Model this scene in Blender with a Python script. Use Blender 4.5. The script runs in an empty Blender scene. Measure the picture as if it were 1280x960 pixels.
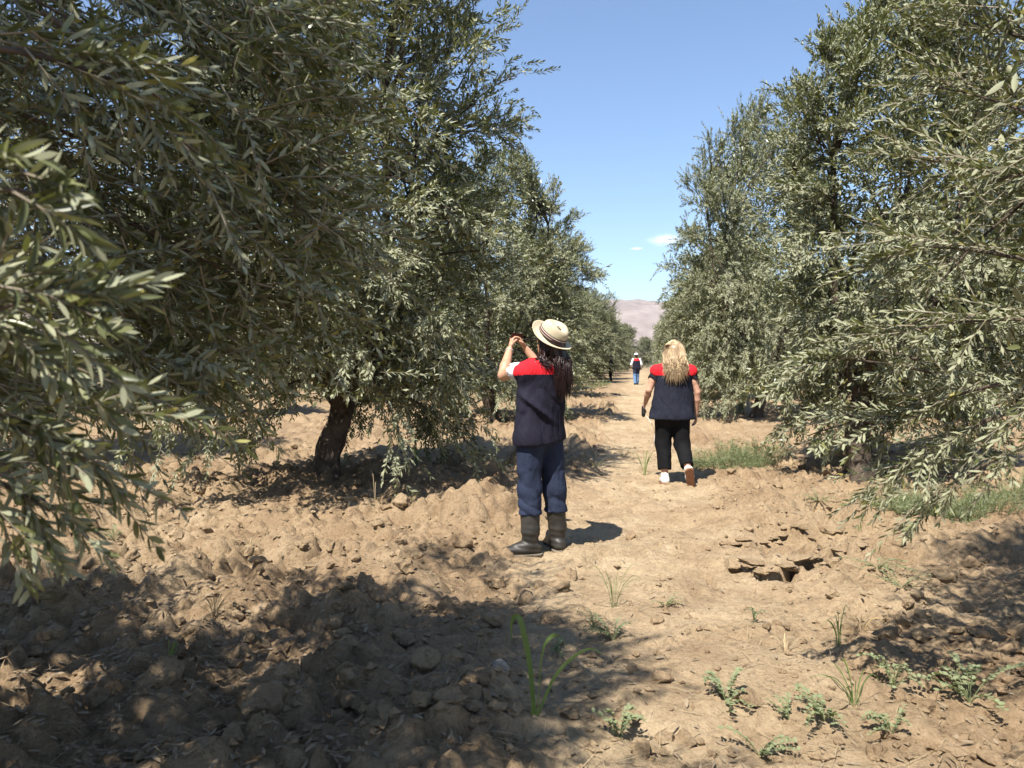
import bpy, math, random
import numpy as np
from mathutils import Vector, Matrix, Quaternion

# ------------------------------------------------------------------ camera, sky, sun, exposure
sc = bpy.context.scene
col = sc.collection
CAM_Z = 1.35
FPX = 962.0                      # focal length in pixels of the 1280 px wide photograph
cam_d = bpy.data.cameras.new('camera')
cam = bpy.data.objects.new('camera', cam_d)
col.objects.link(cam)
cam_d.sensor_width = 36.0
cam_d.lens = 36.0 * FPX / 1280.0
cam_d.clip_start = 0.05
cam_d.clip_end = 60000.0
cam.location = (0, 0, CAM_Z)
cam.rotation_euler = (math.radians(90 - 1.37), 0, 0)
cam_d.dof.use_dof = True
cam_d.dof.focus_distance = 6.5
cam_d.dof.aperture_fstop = 7.0
sc.camera = cam

SUN_EL = math.radians(57)
SUN_AZ = math.radians(30)        # light travels towards +Y, turned 30 degrees to +X
ldir = Vector((math.sin(SUN_AZ) * math.cos(SUN_EL), math.cos(SUN_AZ) * math.cos(SUN_EL), -math.sin(SUN_EL)))

world = bpy.data.worlds.new('World')
sc.world = world
world.use_nodes = True
wn, wl = world.node_tree.nodes, world.node_tree.links
wn.clear()
wout = wn.new('ShaderNodeOutputWorld')
wbg = wn.new('ShaderNodeBackground')
wbg.inputs['Strength'].default_value = 0.10
sky = wn.new('ShaderNodeTexSky')
sky.sky_type = 'NISHITA'
sky.sun_disc = False
sky.sun_elevation = SUN_EL
sky.sun_rotation = math.pi + SUN_AZ
sky.altitude = 300
sky.air_density = 1.0
sky.dust_density = 0.05
sky.ozone_density = 4.0
# a few small fair-weather clouds low over the horizon, drawn in the sky itself
tc = wn.new('ShaderNodeTexCoord')
noise = wn.new('ShaderNodeTexNoise')
noise.inputs['Scale'].default_value = 22.0
noise.inputs['Detail'].default_value = 7.0
noise.inputs['Roughness'].default_value = 0.62
wmap = wn.new('ShaderNodeMapping')
wmap.inputs['Scale'].default_value = (1, 1, 3.2)
wl.new(tc.outputs['Generated'], wmap.inputs['Vector'])
wl.new(wmap.outputs['Vector'], noise.inputs['Vector'])
acc = None
for (az, el, ra, re) in ((11.2, 9.1, 2.1, 0.62), (9.2, 8.5, 0.8, 0.16), (-48, 10, 3.0, 0.8), (64, 8.5, 2.5, 0.6), (128, 9.5, 2.8, 0.8), (-110, 8, 2.4, 0.6)):
    a, e = math.radians(az), math.radians(el)
    c = Vector((math.sin(a) * math.cos(e), math.cos(a) * math.cos(e), math.sin(e)))
    sub = wn.new('ShaderNodeVectorMath'); sub.operation = 'SUBTRACT'
    wl.new(tc.outputs['Generated'], sub.inputs[0]); sub.inputs[1].default_value = c
    scl = wn.new('ShaderNodeVectorMath'); scl.operation = 'MULTIPLY'
    scl.inputs[1].default_value = (1 / math.radians(ra), 1 / math.radians(ra), 1 / math.radians(re))
    wl.new(sub.outputs[0], scl.inputs[0])
    ln = wn.new('ShaderNodeVectorMath'); ln.operation = 'LENGTH'
    wl.new(scl.outputs[0], ln.inputs[0])
    mr = wn.new('ShaderNodeMapRange')
    mr.inputs['From Min'].default_value = 1.15; mr.inputs['From Max'].default_value = 0.0
    wl.new(ln.outputs['Value'], mr.inputs['Value'])
    if acc is None:
        acc = mr.outputs[0]
    else:
        mx = wn.new('ShaderNodeMath'); mx.operation = 'MAXIMUM'
        wl.new(acc, mx.inputs[0]); wl.new(mr.outputs[0], mx.inputs[1]); acc = mx.outputs[0]
am = wn.new('ShaderNodeMath'); am.operation = 'MULTIPLY_ADD'      # shape*1.1 + noise*1.2 - ...
wl.new(acc, am.inputs[0]); am.inputs[1].default_value = 1.15
nm = wn.new('ShaderNodeMath'); nm.operation = 'MULTIPLY_ADD'
wl.new(noise.outputs['Fac'], nm.inputs[0]); nm.inputs[1].default_value = 2.0; nm.inputs[2].default_value = -1.15
wl.new(nm.outputs[0], am.inputs[2])
cr = wn.new('ShaderNodeMapRange'); cr.interpolation_type = 'SMOOTHSTEP'
cr.inputs['From Min'].default_value = 0.20; cr.inputs['From Max'].default_value = 1.25
cr.inputs['To Max'].default_value = 0.75
wl.new(am.outputs[0], cr.inputs['Value'])
gate = wn.new('ShaderNodeMath'); gate.operation = 'GREATER_THAN'; gate.inputs[1].default_value = 0.001
wl.new(acc, gate.inputs[0])
cg = wn.new('ShaderNodeMath'); cg.operation = 'MULTIPLY'
wl.new(cr.outputs[0], cg.inputs[0]); wl.new(gate.outputs[0], cg.inputs[1])
mixc = wn.new('ShaderNodeMix'); mixc.data_type = 'RGBA'
mixc.inputs['B'].default_value = (9.6, 9.5, 9.6, 1)
wl.new(cg.outputs[0], mixc.inputs['Factor']); wl.new(sky.outputs[0], mixc.inputs['A'])
wl.new(mixc.outputs['Result'], wbg.inputs['Color'])
wl.new(wbg.outputs[0], wout.inputs['Surface'])

sun_d = bpy.data.lights.new('sun', 'SUN')
sun_d.energy = 5.0
sun_d.angle = math.radians(0.53)
sun_d.color = (1.0, 0.945, 0.86)
sun = bpy.data.objects.new('sun', sun_d)
col.objects.link(sun)
sun.rotation_euler = ldir.to_track_quat('-Z', 'Y').to_euler()

sc.view_settings.view_transform = 'Standard'
sc.view_settings.look = 'None'
sc.view_settings.gamma = 1.0
sc.view_settings.use_curve_mapping = False
sc.view_settings.exposure = 1.08
sc.render.engine = 'CYCLES'
sc.cycles.max_bounces = 5
sc.cycles.diffuse_bounces = 2
sc.cycles.glossy_bounces = 2
sc.cycles.transmission_bounces = 4
sc.cycles.volume_bounces = 0
sc.cycles.use_denoising = True
sc.cycles.denoising_input_passes = 'RGB_ALBEDO_NORMAL'
sc.cycles.sample_clamp_indirect = 6.0

# ------------------------------------------------------------------ helpers
def link(o, parent=None):
    col.objects.link(o)
    if parent is not None:
        o.parent = parent
    return o

def tag(o, label=None, cat=None, group=None, kind=None):
    if label: o['label'] = label
    if cat: o['category'] = cat
    if group: o['group'] = group
    if kind: o['kind'] = kind
    return o

def empty(name, loc=(0, 0, 0)):
    o = bpy.data.objects.new(name, None)
    o.empty_display_size = 0.2
    o.location = loc
    col.objects.link(o)
    return o

def mesh_np(name, V, quads=None, tris=None, smooth=True, tone=None):
    V = np.asarray(V, dtype=np.float32).reshape(-1, 3)
    nq = 0 if quads is None else len(quads)
    nt = 0 if tris is None else len(tris)
    me = bpy.data.meshes.new(name)
    me.vertices.add(len(V))
    me.vertices.foreach_set('co', V.ravel())
    loops = []
    if nq: loops.append(np.asarray(quads, dtype=np.int32).ravel())
    if nt: loops.append(np.asarray(tris, dtype=np.int32).ravel())
    lv = np.concatenate(loops)
    me.loops.add(len(lv))
    me.loops.foreach_set('vertex_index', lv)
    me.polygons.add(nq + nt)
    ls = np.concatenate([np.arange(nq, dtype=np.int32) * 4, nq * 4 + np.arange(nt, dtype=np.int32) * 3])
    me.polygons.foreach_set('loop_start', ls)
    me.polygons.foreach_set('use_smooth', np.full(nq + nt, smooth, dtype=bool))
    if tone is not None:
        at = me.attributes.new('tone', 'FLOAT', 'POINT')
        at.data.foreach_set('value', np.asarray(tone, dtype=np.float32))
    me.update(calc_edges=True)
    return me

def obj(name, me, mat, parent=None):
    o = bpy.data.objects.new(name, me)
    if mat is not None and not me.materials:
        me.materials.append(mat)
    return link(o, parent)

class Geo:
    """collects vertices and faces for one mesh"""
    def __init__(s): s.V = []; s.Q = []; s.T = []; s.n = 0; s.tone = []
    def add(s, V, Q=None, T=None, tone=0.5):
        V = np.asarray(V, dtype=np.float64).reshape(-1, 3)
        if Q is not None and len(Q): s.Q.append(np.asarray(Q, dtype=np.int64) + s.n)
        if T is not None and len(T): s.T.append(np.asarray(T, dtype=np.int64) + s.n)
        s.V.append(V); s.n += len(V)
        s.tone.append(np.full(len(V), tone) if np.isscalar(tone) else np.asarray(tone))
    def mesh(s, name, smooth=True):
        return mesh_np(name, np.concatenate(s.V), np.concatenate(s.Q) if s.Q else None,
                       np.concatenate(s.T) if s.T else None, smooth, np.concatenate(s.tone))

def nrm(v):
    v = np.asarray(v, dtype=np.float64)
    return v / np.maximum(np.linalg.norm(v, axis=-1, keepdims=True), 1e-9)

def tubes(curves, radii, sides):
    """curves (N,K,3), radii (N,K) -> vertices, quads of N tubes"""
    C = np.asarray(curves, dtype=np.float64); N, K, _ = C.shape
    T = np.empty_like(C)
    T[:, 1:-1] = C[:, 2:] - C[:, :-2]; T[:, 0] = C[:, 1] - C[:, 0]; T[:, -1] = C[:, -1] - C[:, -2]
    T = nrm(T)
    ref = np.where(np.abs(T[..., 2:3]) > 0.9, np.array([1.0, 0, 0]), np.array([0, 0, 1.0]))
    A = nrm(np.cross(T, ref)); B = np.cross(T, A)
    ang = np.arange(sides) * 2 * np.pi / sides
    R = np.asarray(radii)[..., None, None]
    V = C[:, :, None, :] + R * (np.cos(ang)[:, None] * A[:, :, None, :] + np.sin(ang)[:, None] * B[:, :, None, :])
    idx = np.arange(N * K * sides).reshape(N, K, sides)
    a = idx[:, :-1, :]; b = np.roll(idx, -1, axis=2)[:, :-1, :]
    c = np.roll(idx, -1, axis=2)[:, 1:, :]; d = idx[:, 1:, :]
    Q = np.stack([a, b, c, d], axis=-1).reshape(-1, 4)
    return V.reshape(-1, 3), Q

# ---- noise in numpy
def _hash(ix, iy, seed):
    ix = ix.astype(np.int64); iy = iy.astype(np.int64)
    h = (ix * 374761393 + iy * 668265263 + seed * 1442695041) & 0xFFFFFFFF
    h = ((h ^ (h >> 13)) * 1274126177) & 0xFFFFFFFF
    h = ((h ^ (h >> 16)) * 2246822519) & 0xFFFFFFFF
    return ((h ^ (h >> 15)) & 0xFFFFFF) / float(0x1000000)

def vnoise(x, y, seed=0):
    ix, iy = np.floor(x), np.floor(y)
    fx, fy = x - ix, y - iy
    ux = fx * fx * fx * (fx * (fx * 6 - 15) + 10); uy = fy * fy * fy * (fy * (fy * 6 - 15) + 10)
    a = _hash(ix, iy, seed); b = _hash(ix + 1, iy, seed); c = _hash(ix, iy + 1, seed); d = _hash(ix + 1, iy + 1, seed)
    return (a + (b - a) * ux + (c - a) * uy + (a - b - c + d) * ux * uy) * 2 - 1

def fbm(x, y, seed=0, oct=4, gain=0.5):
    s = 0; amp = 1.0; t = 0.0
    for i in range(oct):
        s = s + amp * vnoise(x * 2 ** i + 17.3 * i, y * 2 ** i - 9.1 * i, seed + i * 7); t += amp; amp *= gain
    return s / t

def sstep(a, b, x):
    t = np.clip((x - a) / (b - a), 0, 1)
    return t * t * (3 - 2 * t)

# ------------------------------------------------------------------ materials
def new_mat(name):
    m = bpy.data.materials.new(name); m.use_nodes = True
    nt = m.node_tree
    return m, nt, nt.nodes, nt.links, nt.nodes['Principled BSDF']

def noise_node(n, l, scale, detail=4, rough=0.55, coord='Object', vec=None):
    t = n.new('ShaderNodeTexNoise')
    t.inputs['Scale'].default_value = scale; t.inputs['Detail'].default_value = detail
    t.inputs['Roughness'].default_value = rough
    if vec is None:
        c = n.new('ShaderNodeTexCoord'); vec = c.outputs[coord]
    l.new(vec, t.inputs['Vector'])
    return t

def ramp(n, l, src, stops):
    r = n.new('ShaderNodeValToRGB')
    e = r.color_ramp.elements
    while len(e) > 1: e.remove(e[-1])
    e[0].position = stops[0][0]; e[0].color = (*stops[0][1], 1)
    for p, c in stops[1:]:
        k = e.new(p); k.color = (*c, 1)
    l.new(src, r.inputs['Fac'])
    return r

def bump(n, l, src, dist, strength=1.0, normal=None):
    b = n.new('ShaderNodeBump'); b.inputs['Distance'].default_value = dist; b.inputs['Strength'].default_value = strength
    l.new(src, b.inputs['Height'])
    if normal is not None: l.new(normal, b.inputs['Normal'])
    return b

def simple_mat(name, c0, c1, scale, rough=0.8, bd=0.002, detail=5, spec=0.3, coord='Object', lo=0.3, hi=0.7):
    m, nt, n, l, p = new_mat(name)
    t = noise_node(n, l, scale, detail, coord=coord)
    r = ramp(n, l, t.outputs['Fac'], [(lo, c0), (hi, c1)])
    l.new(r.outputs[0], p.inputs['Base Color'])
    p.inputs['Roughness'].default_value = rough
    p.inputs['Specular IOR Level'].default_value = spec
    if bd:
        t2 = noise_node(n, l, scale * 3, 6, coord=coord)
        l.new(bump(n, l, t2.outputs['Fac'], bd).outputs[0], p.inputs['Normal'])
    return m

def leaf_mat(name, top0, top1, under, trans, rough=0.36, tmix=0.22):
    m, nt, n, l, p = new_mat(name)
    at = n.new('ShaderNodeAttribute'); at.attribute_name = 'tone'
    oi = n.new('ShaderNodeObjectInfo')
    ad = n.new('ShaderNodeMath'); ad.operation = 'MULTIPLY_ADD'; ad.inputs[1].default_value = 0.0
    l.new(oi.outputs['Random'], ad.inputs[0]); l.new(at.outputs['Fac'], ad.inputs[2])
    r = ramp(n, l, ad.outputs[0], [(0.0, top0), (0.80, top1), (0.93, tuple(v * 1.3 for v in top1)), (1.0, (top1[0] * 2.0, top1[1] * 1.6, top1[2] * 0.9))])
    g = n.new('ShaderNodeNewGeometry')
    mx = n.new('ShaderNodeMix'); mx.data_type = 'RGBA'
    l.new(g.outputs['Backfacing'], mx.inputs['Factor']); l.new(r.outputs[0], mx.inputs['A'])
    mx.inputs['B'].default_value = (*under, 1)
    l.new(mx.outputs['Result'], p.inputs['Base Color'])
    mr = n.new('ShaderNodeMix'); mr.data_type = 'FLOAT'
    l.new(g.outputs['Backfacing'], mr.inputs['Factor']); mr.inputs['A'].default_value = rough; mr.inputs['B'].default_value = 0.75
    l.new(mr.outputs['Result'], p.inputs['Roughness'])
    p.inputs['Specular IOR Level'].default_value = 0.5
    tr = n.new('ShaderNodeBsdfTranslucent'); tr.inputs['Color'].default_value = (*trans, 1)
    ms = n.new('ShaderNodeMixShader'); ms.inputs[0].default_value = tmix
    out = n['Material Output']
    l.new(p.outputs[0], ms.inputs[1]); l.new(tr.outputs[0], ms.inputs[2]); l.new(ms.outputs[0], out.inputs['Surface'])
    return m

M = {}
M['leaf'] = leaf_mat('olive leaf', (0.055, 0.067, 0.025), (0.165, 0.176, 0.072), (0.305, 0.312, 0.198), (0.17, 0.19, 0.04))
M['weed'] = leaf_mat('weed leaf', (0.125, 0.155, 0.062), (0.22, 0.25, 0.115), (0.23, 0.26, 0.14), (0.26, 0.31, 0.08), 0.55, 0.3)
M['grass'] = leaf_mat('grass blade', (0.075, 0.13, 0.035), (0.15, 0.21, 0.06), (0.13, 0.19, 0.06), (0.25, 0.36, 0.05), 0.45, 0.35)
M['straw'] = leaf_mat('straw', (0.20, 0.145, 0.085), (0.46, 0.36, 0.22), (0.36, 0.28, 0.17), (0.4, 0.3, 0.15), 0.7, 0.15)
M['litter'] = leaf_mat('dead leaf', (0.10, 0.065, 0.04), (0.28, 0.20, 0.12), (0.26, 0.2, 0.13), (0.2, 0.12, 0.05), 0.7, 0.1)
M['twig'] = simple_mat('olive twig', (0.16, 0.13, 0.09), (0.33, 0.29, 0.22), 12, 0.8, 0)
M['bark'] = simple_mat('olive bark', (0.035, 0.026, 0.019), (0.13, 0.10, 0.075), 9, 0.95, 0.02, 8)
M['olive'] = simple_mat('olive fruit', (0.13, 0.17, 0.05), (0.20, 0.23, 0.09), 30, 0.4, 0, spec=0.4)
# ------------------------------------------------------------------ the ground
def at(px, py, d):
    """a point d metres ahead, seen at a place of the photograph"""
    return np.array([(px - 640) / FPX * d, d, CAM_Z - (py - 457) / FPX * d])

def gat(px, py):
    d = FPX * CAM_Z / (py - 457.0)
    return ((px - 640) / FPX * d, d)

def domes(x, y, cell, seed, dens, h0, h1):
    """lumps of broken soil: jittered domes of uneven size, the highest wins"""
    gx, gy = x / cell, y / cell
    ix, iy = np.floor(gx), np.floor(gy)
    best = np.zeros_like(x)
    for dx in (-1, 0, 1):
        for dy in (-1, 0, 1):
            cx, cy = ix + dx, iy + dy
            r0 = _hash(cx, cy, seed)
            px = cx + 0.15 + 0.7 * _hash(cx, cy, seed + 1); py = cy + 0.15 + 0.7 * _hash(cx, cy, seed + 2)
            rr = 0.28 + 0.34 * _hash(cx, cy, seed + 3)
            an = _hash(cx, cy, seed + 4) * 6.283
            ex = 0.75 + 0.5 * _hash(cx, cy, seed + 6)
            ux, uy = gx - px, gy - py
            ca, sa = np.cos(an), np.sin(an)
            vx, vy = (ux * ca + uy * sa) * ex, (-ux * sa + uy * ca) / ex
            d2 = (vx * vx + vy * vy) / (rr * rr)
            hh = (h0 + (h1 - h0) * _hash(cx, cy, seed + 5)) * (r0 < dens)
            # a lump with a tilted, broken top
            tilt = 1 + 0.5 * (vx / rr) * (_hash(cx, cy, seed + 8) - 0.5) * 2
            v = hh * np.clip(1 - d2, 0, 1) ** 0.42 * tilt
            best = np.maximum(best, v)
    return best

def cracks(x, y, cell, seed):
    gx, gy = x / cell, y / cell
    ix, iy = np.floor(gx), np.floor(gy)
    f1 = np.full_like(x, 9.0); f2 = np.full_like(x, 9.0)
    for dx in (-1, 0, 1):
        for dy in (-1, 0, 1):
            cx, cy = ix + dx, iy + dy
            px = cx + _hash(cx, cy, seed + 1); py = cy + _hash(cx, cy, seed + 2)
            d = np.hypot(gx - px, gy - py)
            f2 = np.minimum(f2, np.maximum(f1, d)); f1 = np.minimum(f1, d)
    return (f2 - f1) * cell

def polydist(x, y, pts):
    best = np.full_like(x, 1e9)
    for (ax, ay), (bx, by) in zip(pts[:-1], pts[1:]):
        vx, vy = bx - ax, by - ay
        t = np.clip(((x - ax) * vx + (y - ay) * vy) / (vx * vx + vy * vy), 0, 1)
        best = np.minimum(best, np.hypot(x - ax - t * vx, y - ay - t * vy))
    return best

BREAKS = [  # edges where the trodden crust has broken open: pixels of the photograph, depth, width
    ([(918, 722), (938, 728), (968, 741), (990, 738), (1012, 722), (1050, 716)], 0.085, 0.040),
    ([(905, 697), (930, 692), (968, 686), (1000, 684), (1022, 686)], 0.050, 0.030),
    ([(1045, 700), (1062, 708), (1090, 703)], 0.060, 0.035),
    ([(1110, 684), (1140, 688), (1172, 692)], 0.060, 0.035),
    ([(735, 712), (752, 706), (772, 703)], 0.035, 0.016),
    ([(818, 700), (838, 690), (850, 699)], 0.035, 0.018),
    ([(838, 820), (856, 812), (872, 804)], 0.03, 0.012),
    ([(960, 806), (985, 806)], 0.045, 0.022),
    ([(815, 745), (850, 752)], 0.035, 0.018),
    ([(1105, 648), (1130, 655), (1170, 662), (1230, 666)], 0.04, 0.03),
]
BREAKS_W = [([gat(*p) for p in pl], d, w) for pl, d, w in BREAKS]

def path_u(x, y):
    return x - (0.02 + 0.165 * y + 0.12 * np.sin(y * 0.7))

def rough_mask(x, y):
    u = path_u(x, y) + 0.22 * fbm(x * 1.3, y * 1.3, 91, 3)
    w = 0.36 + 0.14 * sstep(3, 5, y)
    left = sstep(-w, -w - 0.45, u)
    right = 0.95 * sstep(w + 0.05, w + 0.6, u) * (0.60 + 0.40 * sstep(4.0, 6.0, y))
    r = np.maximum(left, right)
    return np.clip(0.10 + 0.9 * r, 0, 1)

def terrain(x, y):
    rise = 0.011 * np.clip(y - 12, 0, 60) - 0.004 * np.clip(y - 72, 0, 4000) * 0
    return rise + 0.05 * fbm(x * 0.35, y * 0.35, 3, 3) * sstep(1, 6, np.hypot(x, y)) * 1.0

def ground_h(x, y, fine=True):
    x = np.asarray(x, dtype=np.float64); y = np.asarray(y, dtype=np.float64)
    h = terrain(x, y)
    R = rough_mask(x, y)
    far = sstep(60, 25, np.hypot(x, y))
    wx = x + 0.07 * fbm(x * 4, y * 4, 31, 3); wy = y + 0.07 * fbm(x * 4 + 9, y * 4, 37, 3)
    wx = wx + 0.014 * fbm(x * 22, y * 22, 33, 2); wy = wy + 0.014 * fbm(x * 22 + 5, y * 22, 35, 2)
    patch = 0.55 + 0.45 * fbm(x * 0.9, y * 0.9, 55, 3) * 1.6
    patch = np.clip(patch, 0.22, 1.15)
    c = domes(wx, wy, 0.62, 101, 0.38, 0.05, 0.16) * patch
    c = c + domes(wx + 3.1, wy, 0.27, 151, 0.52, 0.03, 0.10) * patch
    c = c + domes(wx, wy + 1.7, 0.125, 201, 0.65, 0.018, 0.062) * (0.45 + 0.55 * patch)
    c = c + domes(wx + 0.4, wy, 0.06, 251, 0.7, 0.005, 0.024) * (0.6 + 0.4 * patch)
    c = c * 1.35 + 0.13 * fbm(x * 1.1, y * 1.1, 11, 5, 0.55) + 0.05
    h = h + c * R * far
    # small crumbs and flakes on the trodden soil
    s = 1 - R
    h = h + far * (0.35 + 0.65 * s) * (0.010 * fbm(x * 7, y * 7, 61, 3) + domes(wx, wy, 0.10, 301, 0.16, 0.004, 0.018) + domes(wx, wy, 0.045, 351, 0.3, 0.002, 0.009))
    # plates of dry crust: small steps with broken edges
    pn = fbm(wx * 1.5, wy * 1.9, 71, 4)
    for k, lv in enumerate((-0.28, -0.06, 0.14, 0.32)):
        h = h + far * 0.017 * sstep(lv - 0.012, lv + 0.012, pn + 0.06 * fbm(x * 9, y * 9, 77 + k, 2)) * (0.3 + 0.7 * s)
    cr = cracks(wx + 0.03 * fbm(x * 14, y * 14, 43, 2), wy, 0.5, 401)
    cm = sstep(0.0, 0.30, fbm(x * 1.1 + 4, y * 1.1, 45, 3)) * sstep(.35, .6, .5 + .5 * vnoise(x * 6, y * 6, 46)) * s
    h = h - far * 0.055 * sstep(0.034, 0.012, cr) * cm
    near = (np.hypot(x, y) < 9)
    if near.any():
        xn, yn = wx[near] if near.ndim else wx, wy[near] if near.ndim else wy
        add = np.zeros_like(xn)
        for pts, dep, wid in BREAKS_W:
            d = polydist(xn, yn, pts)
            gap = 0.5 + 0.5 * vnoise(xn * 9, yn * 9, 47)
            ww = 1.25 * wid * (0.25 + 0.85 * sstep(.25, .75, gap))
            yl = np.interp(xn, *zip(*sorted((p[0], p[1]) for p in pts)))
            far_side = sstep(-.006, .006, yn - yl)
            add -= 1.0 * dep * sstep(ww, ww * 0.55, d)
            add += dep * 0.65 * far_side * np.exp(-d / 0.16) * sstep(ww * 0.5, ww, d)
        if near.ndim: h[near] += add
        else: h = h + add
    return h

def gz(x, y):
    return float(ground_h(np.array([x]), np.array([y]))[0])

def axis(pieces):
    out = []
    for a, b, s in pieces:
        out.append(np.linspace(a, b, max(2, int(round((b - a) / s)) + 1))[:-1])
    return np.concatenate(out)

def grow(start, end, s0, g):
    v = [start]; s = s0
    while v[-1] < end:
        v.append(v[-1] + s); s *= g
    return np.array(v)

xs_r = grow(4.4, 14000, 0.035, 1.13); xs_l = -grow(4.0, 14000, 0.035, 1.13)[::-1]
xs = np.concatenate([xs_l, axis([(-4.0 + 0.022, 4.4, 0.022)]), xs_r])
ys = np.concatenate([-grow(-1.0, 9000, 0.08, 1.16)[::-1] * 1.0, axis([(1.06, 2.2, 0.05), (2.2, 5.2, 0.019), (5.2, 8.5, 0.028), (8.5, 13, 0.05), (13, 22, 0.12)]), grow(22, 14000, 0.16, 1.09)])
ys = np.unique(np.round(ys, 4)); xs = np.unique(np.round(xs, 4))
GX, GY = np.meshgrid(xs, ys)
GH = ground_h(GX.ravel(), GY.ravel())
nx_, ny_ = len(xs), len(ys)
gi = np.arange(nx_ * ny_).reshape(ny_, nx_)
GQ = np.stack([gi[:-1, :-1], gi[:-1, 1:], gi[1:, 1:], gi[1:, :-1]], -1).reshape(-1, 4)
rm = rough_mask(GX.ravel(), GY.ravel())
ground_me = mesh_np('ground', np.stack([GX.ravel(), GY.ravel(), GH], -1), GQ, None, True, rm)

def ground_mat():
    m, nt, n, l, p = new_mat('dry tilled soil')
    geo = n.new('ShaderNodeNewGeometry'); pos = geo.outputs['Position']
    big = noise_node(n, l, 0.55, 5, 0.6, vec=pos)
    mid = noise_node(n, l, 3.2, 7, 0.65, vec=pos)
    fin = noise_node(n, l, 42, 8, 0.7, vec=pos)
    vf = noise_node(n, l, 190, 4, 0.7, vec=pos)
    r1 = ramp(n, l, mid.outputs['Fac'], [(0.28, (0.275, 0.202, 0.127)), (0.5, (0.39, 0.302, 0.197)), (0.72, (0.475, 0.38, 0.258))])
    r2 = ramp(n, l, fin.outputs['Fac'], [(0.25, (0.45, 0.41, 0.37)), (0.47, (0.92, 0.91, 0.90)), (0.75, (1.14, 1.14, 1.14))])
    r3 = ramp(n, l, big.outputs['Fac'], [(0.3, (0.86, 0.80, 0.76)), (0.65, (1.08, 1.08, 1.06))])
    m1 = n.new('ShaderNodeMix'); m1.data_type = 'RGBA'; m1.blend_type = 'MULTIPLY'; m1.inputs['Factor'].default_value = 1
    m2 = n.new('ShaderNodeMix'); m2.data_type = 'RGBA'; m2.blend_type = 'MULTIPLY'; m2.inputs['Factor'].default_value = 1
    l.new(r1.outputs[0], m1.inputs['A']); l.new(r2.outputs[0], m1.inputs['B'])
    l.new(m1.outputs['Result'], m2.inputs['A']); l.new(r3.outputs[0], m2.inputs['B'])
    # the trodden path is a little paler than the turned soil
    at_ = n.new('ShaderNodeAttribute'); at_.attribute_name = 'tone'
    tr = ramp(n, l, at_.outputs['Fac'], [(0.1, (1.06, 1.06, 1.05)), (0.9, (0.84, 0.80, 0.765))])
    m3 = n.new('ShaderNodeMix'); m3.data_type = 'RGBA'; m3.blend_type = 'MULTIPLY'; m3.inputs['Factor'].default_value = 1
    l.new(m2.outputs['Result'], m3.inputs['A']); l.new(tr.outputs[0], m3.inputs['B'])
    l.new(m3.outputs['Result'], p.inputs['Base Color'])
    p.inputs['Roughness'].default_value = 0.95
    p.inputs['Specular IOR Level'].default_value = 0.12
    vo = n.new('ShaderNodeTexVoronoi'); vo.inputs['Scale'].default_value = 70
    c = n.new('ShaderNodeTexCoord')
    dn = noise_node(n, l, 25, 3, vec=pos)
    va = n.new('ShaderNodeMix'); va.data_type = 'VECTOR'; va.inputs['Factor'].default_value = 0.02
    l.new(pos, va.inputs['A']); l.new(dn.outputs['Color'], va.inputs['B'])
    l.new(va.outputs['Result'], vo.inputs['Vector'])
    iv = n.new('ShaderNodeMath'); iv.operation = 'SUBTRACT'; iv.inputs[0].default_value = 1.0
    l.new(vo.outputs['Distance'], iv.inputs[1])
    b0 = bump(n, l, iv.outputs[0], 0.010, 0.55)
    b1 = bump(n, l, fin.outputs['Fac'], 0.022, 0.9, b0.outputs[0])
    b2 = bump(n, l, vf.outputs['Fac'], 0.006, 0.8, b1.outputs[0])
    l.new(b2.outputs[0], p.inputs['Normal'])
    return m
M['soil'] = ground_mat()
ground = obj('ground', ground_me, M['soil'])
tag(ground, kind='structure')

# clods of earth on the ploughed strips: shared meshes, pieces of the ground
def clod_mesh(seed, flat=0.62):
    import bmesh
    bm = bmesh.new(); bmesh.ops.create_icosphere(bm, subdivisions=3, radius=1)
    rs = np.random.RandomState(seed)
    V = np.array([v.co[:] for v in bm.verts])
    D = nrm(rs.normal(size=(13, 3))); off = 0.50 + 0.38 * rs.rand(13)
    # planes cut the ball into a broken, faceted lump
    for d, o in zip(D, off):
        k = V @ d
        V = V - np.clip(k - o, 0, None)[:, None] * d * 0.88
    sx = np.array([1, 0.72 + 0.4 * rs.rand(), flat * (0.8 + 0.5 * rs.rand())])
    q = V * 2.3
    n1 = fbm(q[:, 0] + q[:, 2] * 1.7 + seed, q[:, 1] - q[:, 2] * 1.3, seed, 4, 0.65)
    n2 = vnoise(q[:, 0] * 4 + q[:, 2] * 3, q[:, 1] * 4 + seed - q[:, 2] * 2, seed + 3)
    V = V * (1 + 0.34 * n1 + 0.13 * n2)[:, None] * sx
    for v, c in zip(bm.verts, V): v.co = c
    me = bpy.data.meshes.new('clod'); bm.to_mesh(me); bm.free()
    me.polygons.foreach_set('use_smooth', np.ones(len(me.polygons), bool))
    at_ = me.attributes.new('tone', 'FLOAT', 'POINT')
    at_.data.foreach_set('value', np.full(len(me.vertices), 0.75, dtype=np.float32))
    me.materials.append(M['soil'])
    return me
CLODS = [clod_mesh(500 + k) for k in range(12)]
rng = np.random.RandomState(77)

def put_clod(x, y, r, me=None, tilt=0.4, sink=0.25, flat=1.0):
    me = me or CLODS[rng.randint(len(CLODS))]
    o = bpy.data.objects.new('clod', me)
    o.location = (x, y, gz(x, y) + r * (0.45 - sink) * flat)
    o.rotation_euler = (rng.uniform(-tilt, tilt), rng.uniform(-tilt, tilt), rng.uniform(0, 6.28))
    o.scale = (r, r, r * flat)
    link(o, ground)
    return o

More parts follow.
